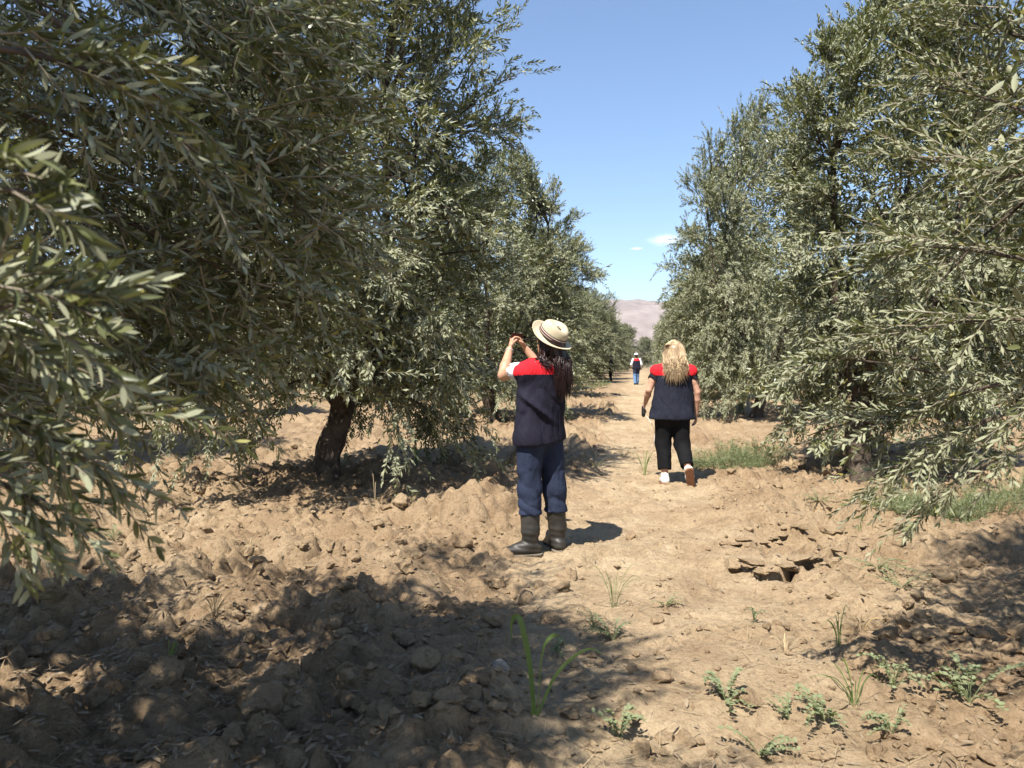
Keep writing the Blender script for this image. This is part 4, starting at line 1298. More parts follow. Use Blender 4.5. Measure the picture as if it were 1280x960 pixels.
def straw_mat():
    m, nt, n, l, p = new_mat('woven straw')
    c = n.new('ShaderNodeTexCoord')
    w1 = n.new('ShaderNodeTexWave'); w1.bands_direction = 'Z'; w1.inputs['Scale'].default_value = 90; w1.inputs['Distortion'].default_value = 1.5
    w2 = n.new('ShaderNodeTexWave'); w2.bands_direction = 'DIAGONAL'; w2.inputs['Scale'].default_value = 70; w2.inputs['Distortion'].default_value = 1.5
    l.new(c.outputs['Object'], w1.inputs['Vector']); l.new(c.outputs['Object'], w2.inputs['Vector'])
    mu = n.new('ShaderNodeMath'); mu.operation = 'MULTIPLY'; l.new(w1.outputs['Fac'], mu.inputs[0]); l.new(w2.outputs['Fac'], mu.inputs[1])
    r = ramp(n, l, mu.outputs[0], [(0.0, (0.50, 0.42, 0.27)), (0.6, (0.68, 0.60, 0.42))])
    l.new(r.outputs[0], p.inputs['Base Color']); p.inputs['Roughness'].default_value = 0.75
    l.new(bump(n, l, mu.outputs[0], 0.0015).outputs[0], p.inputs['Normal'])
    return m
M['straw_hat'] = straw_mat()
def band_mat():
    m, nt, n, l, p = new_mat('striped hat band')
    c = n.new('ShaderNodeTexCoord'); sp = n.new('ShaderNodeSeparateXYZ'); l.new(c.outputs['Object'], sp.inputs[0])
    mr = n.new('ShaderNodeMapRange'); mr.inputs['From Min'].default_value = 0.006; mr.inputs['From Max'].default_value = 0.042
    l.new(sp.outputs['Z'], mr.inputs['Value'])
    r = ramp(n, l, mr.outputs[0], [(0, (.02, .015, .02)), (.24, (.45, .36, .28)), (.40, (.02, .015, .02)), (.55, (.12, .03, .03)), (.72, (.5, .42, .33)), (.86, (.02, .015, .02))])
    r.color_ramp.interpolation = 'CONSTANT'
    l.new(r.outputs[0], p.inputs['Base Color']); p.inputs['Roughness'].default_value = .8
    return m
M['band'] = band_mat()

def strands(ctrl, rad, rs, K=9, jitter=.01, sides=3):
    """ctrl (n,m,3) control points -> smooth strands"""
    n, m, _ = ctrl.shape
    P = np.concatenate([2 * ctrl[:, :1] - ctrl[:, 1:2], ctrl, 2 * ctrl[:, -1:] - ctrl[:, -2:-1]], 1)
    s_ = np.linspace(0, m - 1 - 1e-6, K); i = s_.astype(int); t = (s_ - i)[None, :, None]
    a, b, c, d = P[:, i], P[:, i + 1], P[:, i + 2], P[:, i + 3]
    C = .5 * (2 * b + (c - a) * t + (2 * a - 5 * b + 4 * c - d) * t ** 2 + (3 * b - a - 3 * c + d) * t ** 3)
    q = np.linspace(0, 1, K)[None, :, None]
    C = C + rs.normal(size=(n, 1, 3)) * jitter * np.sin(q * rs.uniform(3, 9, (n, 1, 1)) + rs.uniform(0, 6, (n, 1, 1))) * q
    R = rad * np.interp(np.linspace(0, 1, K), [0, .7, .9, 1], [1, 1, .7, .12])[None] * rs.uniform(.7, 1.3, (n, 1))
    V, Q = tubes(C, R, sides)
    return V, Q, np.repeat(np.clip(rs.beta(2, 2, n), 0, 1), K * sides)

def hand(S, wrist, elbow, palm_n, thumb_side, curl, size=1.0, k=0.006):
    """palm and five bent fingers, built onto the body surface S"""
    w = np.array(wrist, float); d = nrm(w - np.array(elbow, float))
    n = nrm(np.array(palm_n, float) - (np.array(palm_n, float) @ d) * d)          # the way the palm faces
    a = nrm(np.array(thumb_side, float)); a = nrm(a - (a @ d) * d - (a @ n) * n)
    pc = w + d * .045 * size
    S.cone(w - d * .01, w + d * .085 * size, .022 * size, .030 * size, .012, (n, .55))
    for i, (o, l) in enumerate(((.028, .068), (.010, .078), (-.009, .072), (-.027, .056))):
        p = w + d * .088 * size + a * o * size
        l *= size; rr = (.0088, .009, .0087, .0078)[i] * size
        c1, c2, c3 = curl * .6, curl * 1.5, curl * 2.2
        p1 = p + (d * math.cos(c1) + n * math.sin(c1)) * l * .45
        p2 = p1 + (d * math.cos(c2) + n * math.sin(c2)) * l * .32
        p3 = p2 + (d * math.cos(c3) + n * math.sin(c3)) * l * .26
        S.chain([p - d * .02, p, p1, p2, p3], [rr, rr * 1.08, rr, rr * .93, rr * .8], k)
    tb = w + d * .025 * size + a * .026 * size
    t1 = tb + nrm(d * .75 + a * .75 + n * .35) * .034 * size
    t2 = t1 + nrm(d * .9 + a * .25 + n * .55) * .028 * size
    S.chain([w + d * .01, tb, t1, t2], [.014 * size, .0125 * size, .0100 * size, .0082 * size], k)
    return w + d * .10 * size + n * .02

def head(S, c, up, fwd, size=1.0):
    c = np.array(c, float); up = nrm(np.array(up, float)); fwd = np.array(fwd, float); fwd = nrm(fwd - (fwd @ up) * up); rt = np.cross(fwd, up)
    z = size
    S.cone(c + up * .028 * z - fwd * .008, c + up * .03 * z - fwd * .02, .084 * z, .084 * z, .02, (rt, .90))      # skull
    S.cone(c + fwd * .028 * z, c - up * .062 * z + fwd * .042 * z, .066 * z, .040 * z, .03, (rt, .88))            # face to jaw
    S.cone(c - up * .085 * z + fwd * .062 * z, c - up * .084 * z + fwd * .066 * z, .018 * z, .018 * z, .02)       # chin
    S.cone(c + up * .012 * z + fwd * .092 * z, c - up * .026 * z + fwd * .112 * z, .008 * z, .013 * z, .012)      # nose
    S.cone(c + up * .030 * z + fwd * .078 * z - rt * .035 * z, c + up * .030 * z + fwd * .078 * z + rt * .035 * z, .014 * z, .014 * z, .016)  # brow
    S.cone(c - up * .050 * z + fwd * .084 * z - rt * .018 * z, c - up * .050 * z + fwd * .084 * z + rt * .018 * z, .010 * z, .010 * z, .008)  # lips
    for sg in (-1, 1):
        S.ball(c + rt * sg * .032 * z + up * .008 * z + fwd * .073 * z, .0125 * z, .004)                          # eyes
        S.cone(c + rt * sg * .078 * z + up * .014 * z - fwd * .004, c + rt * sg * .080 * z - up * .022 * z, .017 * z, .012 * z, .008, (rt, .5))  # ears
    return rt

def part(name, VQ, mat, parent, tone=.5):
    V, Q = VQ
    me = mesh_np(name, V, Q, None, True, np.full(len(V), tone) if np.isscalar(tone) else tone)
    return obj(name, me, mat, parent)

def rotz(v, deg):
    c, s_ = math.cos(math.radians(deg)), math.sin(math.radians(deg))
    return np.array([v[0] * c - v[1] * s_, v[0] * s_ + v[1] * c, v[2]])

# ---- the woman in the straw hat, standing, both hands raised, looking up into the tree
def woman_hat():
    wx0, wy0 = gat(671, 700)
    z0 = float(np.mean(ground_h(wx0 + np.linspace(-.15, .15, 9), np.full(9, wy0)))) - 0.026
    root = empty('person', (wx0, wy0, z0))
    tag(root, 'person in straw hat, navy and red vest and rubber boots, both hands raised', 'person')
    f = nrm(np.array([-.62, .78, 0])); r = np.array([f[1], -f[0], 0]); u = np.array([0, 0, 1.0])
    L = lambda a, b, c: r * a + f * b + u * c
    pel = np.array([.02, .0, .86]); 
    hipL, hipR = pel - r * .085 + u * -.02, pel + r * .085 - u * .02
    kneL, kneR = np.array([-.050, -.035, .47]), np.array([.125, .06, .47])
    ankL, ankR = np.array([-.045, -.055, .085]), np.array([.150, .075, .085])
    toeL = ankL + nrm(np.array([-.97, -.22, 0])) * .15 - u * .045; toeR = ankR + nrm(np.array([-.35, .93, 0])) * .15 - u * .045
    chest = np.array([.035, .01, 1.20]); neck = np.array([.06, .01, 1.37])
    shL, shR = chest - r * .165 + u * .105 + f * .01, chest + r * .165 + u * .105 + f * .01
    elL = np.array([-.235, .075, 1.255]); wrL = np.array([-.190, .235, 1.440])
    elR = np.array([.075, .34, 1.26]); wrR = np.array([-.070, .355, 1.450])
    hd = np.array([.085, .012, 1.485]); hup = nrm(np.array([.20, -.24, 1])); hf = nrm(f * 1 + u * .28)
    S = SDF((-.42, -.35, -.02), (.42, .62, 1.74), .0115)
    S.cone(pel - r * .05, pel + r * .05, .105, .105, .03, (f, .82))
    S.chain([pel, chest - u * .08, chest + u * .06], [.105, .112, .118], .03, (f, .74))
    S.cone(chest + u * .09 - r * .11, chest + u * .09 + r * .11, .052, .052, .03)
    S.chain([neck - u * .05, hd - u * .06], [.055, .047], .025)
    head(S, hd, hup, hf)
    for hip, kn, an, to in ((hipL, kneL, ankL, toeL), (hipR, kneR, ankR, toeR)):
        S.chain([hip, kn, (kn * .6 + an * .4), an], [.080, .052, .050, .034], .025)
        S.chain([an - u * .03, to], [.034, .026], .02)
    for sh, el, wr, pn, ts in ((shL, elL, wrL, np.array([.6, .35, .1]), np.array([.4, -.3, .8])), (shR, elR, wrR, np.array([-.5, -.1, .1]), np.array([-.2, -.6, .8]))):
        S.chain([sh, sh * .5 + el * .5], [.044, .044], .02)
    V, Q = S.mesh('body'); gb = Geo(); gb.add(V, Q)
    for sh, el, wr, pn, ts in ((shL, elL, wrL, np.array([.6, .35, .1]), np.array([.4, -.3, .8])), (shR, elR, wrR, np.array([-.5, -.1, .1]), np.array([-.2, -.6, .8]))):
        A = SDF(np.minimum(np.minimum(sh, el), wr) - .16, np.maximum(np.maximum(sh, el), wr) + .19, .0052)
        A.chain([sh, sh * .5 + el * .5, el], [.042, .046, .037], .02)
        A.chain([el, el * .65 + wr * .35, wr], [.037, .039, .0235], .012)
        hand(A, wr, el, pn, ts, .75, .95, .004)
        V, Q = A.mesh('arm'); gb.add(V, Q)
    obj('body', gb.mesh('body'), M['skin'], root)
    # trousers
    T = SDF((-.32, -.32, .22), (.40, .34, 1.02), .010)
    T.cone(pel + u * .10 - r * .05, pel + u * .10 + r * .05, .118, .118, .04, (f, .84))
    T.cone(pel - r * .06, pel + r * .06, .125, .125, .04, (f, .86))
    T.chain([hipL, kneL, kneL * .45 + ankL * .55, kneL * .32 + ankL * .68], [.098, .080, .077, .079], .03)
    T.chain([hipR, kneR, kneR * .45 + ankR * .55, kneR * .32 + ankR * .68], [.098, .079, .076, .079], .03)
    T.wrinkle(.013, lambda x, y, z: .6 * ridges(x * 9 + y * 8, z * 6 + x * 5, 15) + 1.0 * ridges(x * 6 - y * 9, z * 22 + x * 9, 16) * sstep(.50, .34, z) + .5 * ridges(x * 6 + y * 5 + z * 3, z * 13 - x * 8, 17) * (np.abs(z - .50) < .12))
    T.cut((0, 0, .295), (0, 0, -1))
    part('trousers', T.mesh('trousers'), M['jean'], root)
    # boots, each with its own sole
    for an, to, kn in ((ankL, toeL, kneL), (ankR, toeR, kneR)):
        d = nrm((to - an) * np.array([1, 1, 0]))
        B = SDF(np.minimum(an, to) - np.array([.14, .14, .09]), np.maximum(an, to) + np.array([.14, .14, .30]), .006)
        topb = an + (kn - an) * .62
        B.chain([topb, an + u * .10, an + u * .01], [.071, .062, .052], .02)
        B.chain([an - u * .02 - d * .035, an + d * .05 - u * .018, to + d * .015 + u * .002], [.046, .047, .040], .025)
        B.wrinkle(.0022, lambda x, y, z: np.sin(z * 150 + 20 * x + 14 * y) * sstep(.30, .10, z))
        B.cut((0, 0, .022), (0, 0, -1)); B.cut((0, 0, .315), (0, 0, 1))
        bo = part('boot', B.mesh('boot'), M['rubber'], root)
        P = SDF(np.minimum(an, to) - np.array([.14, .14, .10]), np.maximum(an, to) + np.array([.14, .14, .06]), .0055)
        P.chain([an - d * .040 - u * .050, an + d * .05 - u * .050, to + d * .02 - u * .005], [.052, .046, .046], .015)
        P.cut((0, 0, .030), (0, 0, 1)); P.cut((0, 0, .0), (0, 0, -1))
        P.wrinkle(.004, lambda x, y, z: np.sign(np.sin(((x * d[0] + y * d[1])) * 160)) * (z < .016))
        part('sole', P.mesh('sole'), M['sole'], bo)
    # white shirt sleeves under the vest
    for sh, el in ((shL, elL), (shR, elR)):
        W = SDF(np.minimum(sh, el) - .12, np.maximum(sh, el) + .12, .007)
        e = sh * .46 + el * .54
        W.chain([sh + nrm(el - sh) * .025, e], [.053, .058], .02)
        W.wrinkle(.004, lambda x, y, z: np.sin(x * 70 + z * 60 + y * 30))
        W.cut(e - nrm(el - sh) * .005, el - sh)
        W.cone(e - nrm(el - sh) * .01, e + nrm(el - sh) * .09, .054, .054, .01, None, True)
        part('sleeve', W.mesh('sleeve'), M['white'], root)
    # vest
    X = SDF((-.36, -.34, .72), (.44, .40, 1.44), .0075)
    X.cone(pel - u * .05 - r * .068, pel - u * .05 + r * .068, .140, .140, .03, (f, .86))
    X.chain([pel - u * .05, chest - u * .10, chest + u * .05], [.158, .146, .150], .05, (f, .80))
    X.cone(pel + u * .02 - r * .078, chest - r * .082, .118, .108, .04, (f, .86)); X.cone(pel + u * .02 + r * .070, chest + r * .082, .118, .108, .04, (f, .86))
    X.chain([chest + u * .075 - r * .150, chest + u * .125, chest + u * .075 + r * .150], [.083, .080, .083], .04)
    X.cone(neck - u * .03, neck + u * .015, .068, .064, .02)
    # a long diagonal fold across the back and gathers at the hem
    def vf(x, y, z):
        q = (x - .02) * .62 + (z - 1.02) * .78
        return -2.4 * np.exp(-((q) / .020) ** 2) * sstep(-.16, -.05, x) * sstep(.17, .02, x) + .8 * ridges(x * 7 - y * 5 + z * 3, z * 3.2 - x * 4, 5) + .5 * ridges(x * 13 + y * 11, z * 5 + x * 3, 6) * sstep(1.2, .9, z)
    X.wrinkle(.013, vf)
    X.cut((0, 0, .795), (.06, .1, -1)); X.cut(neck + u * .008, (0, 0, 1))
    X.cone(neck, neck + u * .05, .052, .056, .01, None, True)
    for sh, el in ((shL, elL), (shR, elR)):
        X.cone(sh + nrm(el - sh) * .115, el + (el - sh) * .5, .058, .075, .01, None, True)
    V, Q = X.mesh('vest')
    (yk, vs) = split(V, Q, lambda c: c[:, 2] > 1.262 + .02 * (c[:, 0]))
    ve = part('vest', vs, M['navy'], root)
    yo = part('yoke', yk, M['red'], ve); yo['label'] = 'red shoulder panel of the vest'
    # piping along the yoke seam
    # hair: long, dark, hanging over the right of the back
    rs = np.random.RandomState(4)
    g = Geo()
    Hh = SDF(hd - .24, hd + np.array([.26, .2, .22]), .008)
    hfv = nrm(hf - (hf @ hup) * hup)
    Hh.ball(hd + hup * .030 - hfv * .018, .098, .02); Hh.cone(hd - hfv * .045, hd - hfv * .075 - u * .09 + r * .02, .080, .066, .03)
    Hh.cone(hd + hfv * .10 - hup * .05, hd + hfv * .14 - hup * .12, .075, .08, .01, None, True)
    V, Q = Hh.mesh('hair'); g.add(V, Q, None, .25)
    n = 850
    a = rs.uniform(-1.45, 1.45, n)
    dirs = -hfv[None] * np.cos(a)[:, None] + r[None] * np.sin(a)[:, None]
    c0 = hd + hup * .10 + dirs * .02 + rs.normal(size=(n, 3)) * .008
    c1 = hd + dirs * .094 + hup * .045
    c2 = hd + dirs * rs.uniform(.085, .115, (n, 1)) - u * rs.uniform(.06, .10, (n, 1)) + r * .015
    w_ = rs.uniform(-1, 1, (n, 1))
    c3 = chest - f * (.135 + .04 * rs.rand(n, 1)) + r * (.055 + .065 * w_) + u * (.14 + .02 * rs.normal(size=(n, 1)))
    c4 = chest - f * (.145 + .03 * rs.rand(n, 1)) + r * (.062 + .060 * w_ + .012 * rs.normal(size=(n, 1))) + u * (.0 + .045 * rs.normal(size=(n, 1)) - .03 * (1 - w_ ** 2))
    lf = (a < -.75)[:, None]
    c3 = np.where(lf, chest - r * .06 - f * .06 + u * .16 + rs.normal(size=(n, 3)) * .02, c3); c4 = np.where(lf, chest - r * .04 - f * .11 + u * .12 + rs.normal(size=(n, 3)) * .02, c4)
    V, Q, tone = strands(np.stack([c0, c1, c2, c3, c4], 1), .0048, rs, jitter=.006); g.add(V, Q, None, tone)
    obj('hair', g.mesh('hair'), M['hair_dark'], root)
    # bracelet
    d = nrm(wrL - elL); aa = nrm(np.cross(d, u)); bb = np.cross(d, aa); th = np.linspace(0, 2 * np.pi, 22)
    c = wrL - d * .015 + .0285 * (np.cos(th)[:, None] * aa + np.sin(th)[:, None] * bb)
    part('bracelet', tubes(np.array([c]), np.full((1, 22), .0028), 5), M['metal'], root)
    # straw hat: lathe about the head's axis, tilted back
    hat_up = nrm(np.array([.50, -.42, .80]))
    hat = empty('straw_hat', np.array([wx0, wy0, z0]) + hd + hup * .045 - hfv * .012)
    hat.rotation_euler = Vector(hat_up).to_track_quat('Z', 'X').to_euler()
    tag(hat, 'cream straw hat with dark striped band, tilted back on the head', 'hat')
    def lathe(pr, n=48, oval=1.10):
        th = np.arange(n) * 2 * np.pi / n
        V = np.array([(rr * math.cos(t) * oval, rr * math.sin(t), zz) for rr, zz in pr for t in th])
        i = np.arange(len(pr) * n).reshape(len(pr), n)
        Q = np.stack([i[:-1], np.roll(i, -1, 1)[:-1], np.roll(i, -1, 1)[1:], i[1:]], -1).reshape(-1, 4)
        return V, Q
    V, Q = lathe([(.093, .0), (.098, .006), (.097, .03), (.094, .058), (.087, .082), (.076, .096), (.062, .100), (.045, .094), (.025, .088), (.002, .086)])
    V[:, 2] += np.where(V[:, 2] > .05, -.008 * np.cos(np.arctan2(V[:, 1], V[:, 0]) * 2), 0)
    part('crown', (V, Q), M['straw_hat'], hat)
    V, Q = lathe([(.092, .002), (.104, -.002), (.122, -.002), (.138, .003), (.146, .008), (.1475, .0055), (.138, -.001), (.122, -.0065), (.104, -.0065), (.091, -.003)])
    th = np.arctan2(V[:, 1], V[:, 0]); rr = np.hypot(V[:, 0], V[:, 1])
    V[:, 2] += (.012 * np.cos(2 * th) + .006 * np.cos(th + 1)) * sstep(.10, .15, rr)
    part('brim', (V, Q), M['straw_hat'], hat)
    V, Q = lathe([(.0985, .006), (.1005, .008), (.1002, .024), (.0988, .042), (.0965, .043)])
    part('band', (V, Q), M['band'], hat)
    # the phone between her hands
    ph = empty('phone', np.array([wx0, wy0, z0]) + (wrL + wrR) / 2 + np.array([-.005, .03, .092]))
    ph.rotation_euler = (math.radians(18), math.radians(4), math.radians(38))
    tag(ph, 'small dark red phone held up between both hands', 'phone')
    import bmesh
    bm = bmesh.new(); bmesh.ops.create_cube(bm, size=1)
    for v in bm.verts: v.co = (v.co.x * .105, v.co.y * .009, v.co.z * .052)
    bmesh.ops.bevel(bm, geom=bm.edges[:], offset=.0032, segments=2, affect='EDGES')
    me = bpy.data.meshes.new('case'); bm.to_mesh(me); bm.free(); obj('case', me, M['phone'], ph)
    th = np.arange(14) * 2 * np.pi / 14
    for cxx in (-.040, -.024):
        V = np.array([(cxx + .006 * math.cos(t), yy, .012 + .006 * math.sin(t)) for yy in (.004, .0062) for t in th] + [(cxx, .0064, .012)])
        Q = [(i, 14 + i, 14 + (i + 1) % 14, (i + 1) % 14) for i in range(14)]; T_ = [(14 + i, 28, 14 + (i + 1) % 14) for i in range(14)]
        obj('lens', mesh_np('lens', V, Q, T_), M['bag'], ph)
    return root
woman_hat()

# ---- the blonde woman walking away, right heel lifted
def woman_blonde():
    wx0, wy0 = gat(843, 609)
    z0 = float(np.mean(ground_h(wx0 + np.linspace(-.2, .1, 9), np.full(9, wy0)))) - .008
    root = empty('person', (wx0, wy0, z0))
    tag(root, 'person with long blonde hair walking away in navy vest with red shoulders, black trousers', 'person')
    u = np.array([0, 0, 1.0]); r = nrm(np.array([1, -.06, 0])); f = nrm(np.array([.06, 1, 0]))
    pel = np.array([-.015, .02, .83]); chest = np.array([0, .05, 1.16]); neck = np.array([.005, .05, 1.34]); hd = np.array([.01, .085, 1.475])
    hipL, hipR = pel - r * .09, pel + r * .09
    kneL, ankL = np.array([-.105, .075, .45]), np.array([-.100, .0, .085]); toeL = ankL + np.array([.005, .15, -.045])
    kneR, ankR = np.array([.095, .035, .44]), np.array([.115, -.20, .185]); toeR = ankR + np.array([.035, .045, -.145])
    shL, shR = chest - r * .185 + u * .100, chest + r * .185 + u * .100
    elL, wrL = np.array([-.270, .06, 1.04]), np.array([-.285, .215, .885])
    elR, wrR = np.array([.262, .03, 1.02]), np.array([.268, .10, .775])
    S = SDF((-.44, -.42, -.02), (.44, .46, 1.70), .0125)
    S.cone(pel - r * .06, pel + r * .06, .12, .12, .03, (f, .85))
    S.chain([pel, chest - u * .08, chest + u * .06], [.125, .125, .125], .03, (f, .78))
    S.cone(chest + u * .10 - r * .13, chest + u * .10 + r * .13, .058, .058, .03)
    S.chain([neck - u * .05, hd - u * .05], [.056, .050], .025)
    head(S, hd, nrm(np.array([.02, .10, 1])), f)
    for hip, kn, an, to in ((hipL, kneL, ankL, toeL), (hipR, kneR, ankR, toeR)):
        S.chain([hip, kn, kn * .6 + an * .4, an], [.088, .056, .052, .035], .025)
        S.chain([an + (to - an) * .15, to], [.034, .024], .02)
    for sh, el, wr, pn, ts in ((shL, elL, wrL, (1, -.2, .1), (0, .6, .8)), (shR, elR, wrR, (-1, 0, 0), (0, 1, .1))):
        S.chain([sh, sh * .5 + el * .5], [.048, .046], .02)
    V, Q = S.mesh('body'); gb = Geo(); gb.add(V, Q)
    for sh, el, wr, pn, ts in ((shL, elL, wrL, (1, -.2, .1), (0, .6, .8)), (shR, elR, wrR, (-1, 0, 0), (0, 1, .1))):
        A = SDF(np.minimum(np.minimum(sh, el), wr) - .19, np.maximum(np.maximum(sh, el), wr) + .17, .006)
        A.chain([sh, sh * .5 + el * .5, el], [.044, .044, .034], .02)
        A.chain([el, el * .65 + wr * .35, wr], [.034, .036, .022], .012)
        hand(A, wr, el, pn, ts, .45, .95, .005)
        V, Q = A.mesh('arm'); gb.add(V, Q)
    obj('body', gb.mesh('body'), M['skin2'], root)
    T = SDF((-.34, -.42, .06), (.34, .32, 1.0), .011)
    T.cone(pel + u * .08 - r * .055, pel + u * .08 + r * .055, .125, .125, .04, (f, .88))
    T.cone(pel - u * .04 - r * .06, pel - u * .04 + r * .06, .135, .135, .04, (f, .92))
    T.chain([hipL, kneL, kneL * .15 + ankL * .85], [.110, .088, .072], .03)
    T.chain([hipR, kneR, kneR * .15 + ankR * .85], [.110, .088, .072], .03)
    T.wrinkle(.010, lambda x, y, z: .7 * ridges(x * 9 + y * 6, z * 5 + x * 6, 35) + .6 * ridges(x * 5 - y * 6, z * 14 + x * 10, 36) * sstep(.6, .3, z))
    dl = nrm(ankL - kneL); dr = nrm(ankR - kneR)
    T.cone(kneL * .16 + ankL * .84 + dl * .075, ankL + dl * .3, .11, .11, .01, None, True)
    T.cone(kneR * .16 + ankR * .84 + dr * .095, ankR + dr * .3, .11, .11, .01, None, True)
    part('trousers', T.mesh('trousers'), M['black'], root)
    for an, to in ((ankL, toeL), (ankR, toeR)):
        d = nrm(to + u * .0 - an); 
        # foot frame: direction toe, sole normal
        d = nrm(to - an + (np.array([0, 0, .045]) if abs(to[2] - an[2]) < .08 else np.array([0, .04, .0])))
        sn = -u if an is ankL else nrm(np.array([-.05, -.93, -.30]))
        sn = nrm(sn - (sn @ d) * d)
        base = an + sn * .045
        B = SDF(np.minimum(an, to) - .15, np.maximum(an, to) + .15, .006)
        B.chain([an - sn * .025, an + sn * .01], [.042, .044], .02)
        B.chain([base - d * .035, base + d * .06 + sn * .004, base + d * .15 + sn * .010], [.046, .045, .036], .025)
        B.cone(an - sn * .02, an - sn * .09, .034, .038, .008, None, True)
        B.cut(base + sn * .026, sn)
        sh = part('shoe', B.mesh('shoe'), M['canvas'], root)
        P = SDF(np.minimum(an, to) - .15, np.maximum(an, to) + .15, .0055)
        P.chain([base - d * .038 + sn * .025, base + d * .06 + sn * .027, base + d * .155 + sn * .028], [.049, .042, .044], .015)
        P.cut(base + sn * .044, sn); P.cut(base + sn * .022, -sn)
        part('sole', P.mesh('sole'), M['tan_sole'], sh)
    for sh, el in ((shL, elL), (shR, elR)):
        W = SDF(np.minimum(sh, el) - .12, np.maximum(sh, el) + .12, .0075)
        e = sh * .48 + el * .52
        W.chain([sh + nrm(el - sh) * .03, e], [.056, .064], .02); W.cut(e - nrm(el - sh) * .005, el - sh)
        W.cone(e - nrm(el - sh) * .01, e + nrm(el - sh) * .09, .060, .058, .01, None, True)
        W.wrinkle(.003, lambda x, y, z: np.sin(x * 70 + z * 60 + y * 30))
        part('sleeve', W.mesh('sleeve'), M['blacktee'], root)
    X = SDF((-.40, -.34, .66), (.40, .42, 1.42), .008)
    X.cone(pel - u * .11 - r * .102, pel - u * .11 + r * .102, .150, .150, .03, (f, .88))
    X.cone(pel - u * .06, chest + u * .03, .18, .155, .05, (f, .84))
    for sg in (-1, 1): X.cone(pel - u * .06 + r * .105 * sg, chest + r * .09 * sg, .138, .115, .04, (f, .88))
    X.chain([chest + u * .090 - r * .185, chest + u * .125, chest + u * .090 + r * .185], [.080, .084, .080], .04)
    X.cone(neck - u * .03, neck + u * .01, .070, .066, .02)
    X.wrinkle(.011, lambda x, y, z: .9 * ridges(x * 9 + y * 5, z * 2.5 + x * 2, 25) * sstep(1.2, .85, z) + .6 * ridges(x * 5 - y * 6, z * 8 + x * 6, 26))
    X.cut((0, 0, .722), (0, .05, -1)); X.cut(neck + u * .0, (0, 0, 1)); X.cone(neck, neck + u * .05, .054, .056, .01, None, True)
    for sh, el in ((shL, elL), (shR, elR)):
        X.cone(sh + (sh - chest) * np.array([1, 1, 0]) * .42 - u * .075, el + (el - sh) * .3, .060, .075, .01, None, True)
    V, Q = X.mesh('vest')
    yk, vs = split(V, Q, lambda c: c[:, 2] > 1.205)
    ve = part('vest', vs, M['navy2'], root); yo = part('yoke', yk, M['red'], ve); yo['label'] = 'red shoulder panel of the vest'
    rs = np.random.RandomState(9)
    g = Geo()
    Hh = SDF(hd - .25, hd + .2, .008)
    Hh.cone(hd + u * .03 - f * .01, hd + u * .02 - f * .02, .094, .094, .02); Hh.cone(hd - f * .045, neck - f * .07 - u * .05, .088, .075, .03)
    Hh.cone(hd + f * .11 - u * .05, hd + f * .15 - u * .12, .08, .08, .01, None, True)
    V, Q = Hh.mesh('hair'); g.add(V, Q, None, .20)
    n = 1200
    a = rs.uniform(-1.75, 1.75, n)
    dirs = -f[None] * np.cos(a)[:, None] + r[None] * np.sin(a)[:, None]
    c0 = hd + u * .118 + dirs * .012 + f * rs.uniform(-.03, .06, (n, 1)) + rs.normal(size=(n, 3)) * .004
    c1 = hd + dirs * .090 + u * .075 - f * .012
    c2 = hd + dirs * (.105 + .02 * rs.rand(n, 1)) - u * .04 - f * .012
    ar = np.clip(a, -1.3, 1.3)
    c3 = chest - f * (.115 + .05 * rs.rand(n, 1)) + r * (ar * .070 + .018 * rs.normal(size=n))[:, None] + u * (.165 + .02 * rs.normal(size=(n, 1)))
    c4 = chest - f * (.165 + .03 * rs.rand(n, 1)) + r * (ar * .074 + .024 * rs.normal(size=n))[:, None] + u * (.045 + .050 * rs.normal(size=n) + .045 * np.abs(ar))[:, None]
    V, Q, tone = strands(np.stack([c0, c1, c2, c3, c4], 1), .0042, rs, jitter=.009); g.add(V, Q, None, tone)
    obj('hair', g.mesh('hair'), M['hair_blonde'], root)
    # dark pouch in her left hand, with a thin white cord hanging from it
    base = np.array([wx0, wy0, z0])
    bg = empty('pouch', base + wrL + np.array([-.012, .055, -.075])); tag(bg, 'small black pouch in the blonde woman\'s hand', 'pouch')
    Bq = SDF((-.08, -.08, -.1), (.08, .08, .08), .006)
    Bq.cone((0, 0, .015), (0, -.01, -.045), .036, .042, .02, ((1, 0, 0), .55))
    part('bag_body', Bq.mesh('bag'), M['bag'], bg)
    pl = np.array([[.02, -.05, -.06], [.045, -.14, -.10], [.085, -.19, -.20], [.10, -.20, -.30], [.085, -.20, -.37], [.06, -.20, -.40]])
    pp = np.concatenate([bez(pl[0], pl[1], pl[2], 7)[:-1], bez(pl[2], pl[3], pl[4], 7)[:-1], bez(pl[4], (pl[4] + pl[5]) / 2, pl[5], 4)])
    part('cord', tubes(pp[None], np.full((1, len(pp)), .0022), 5), M['cord'], bg)
    return root
woman_blonde()

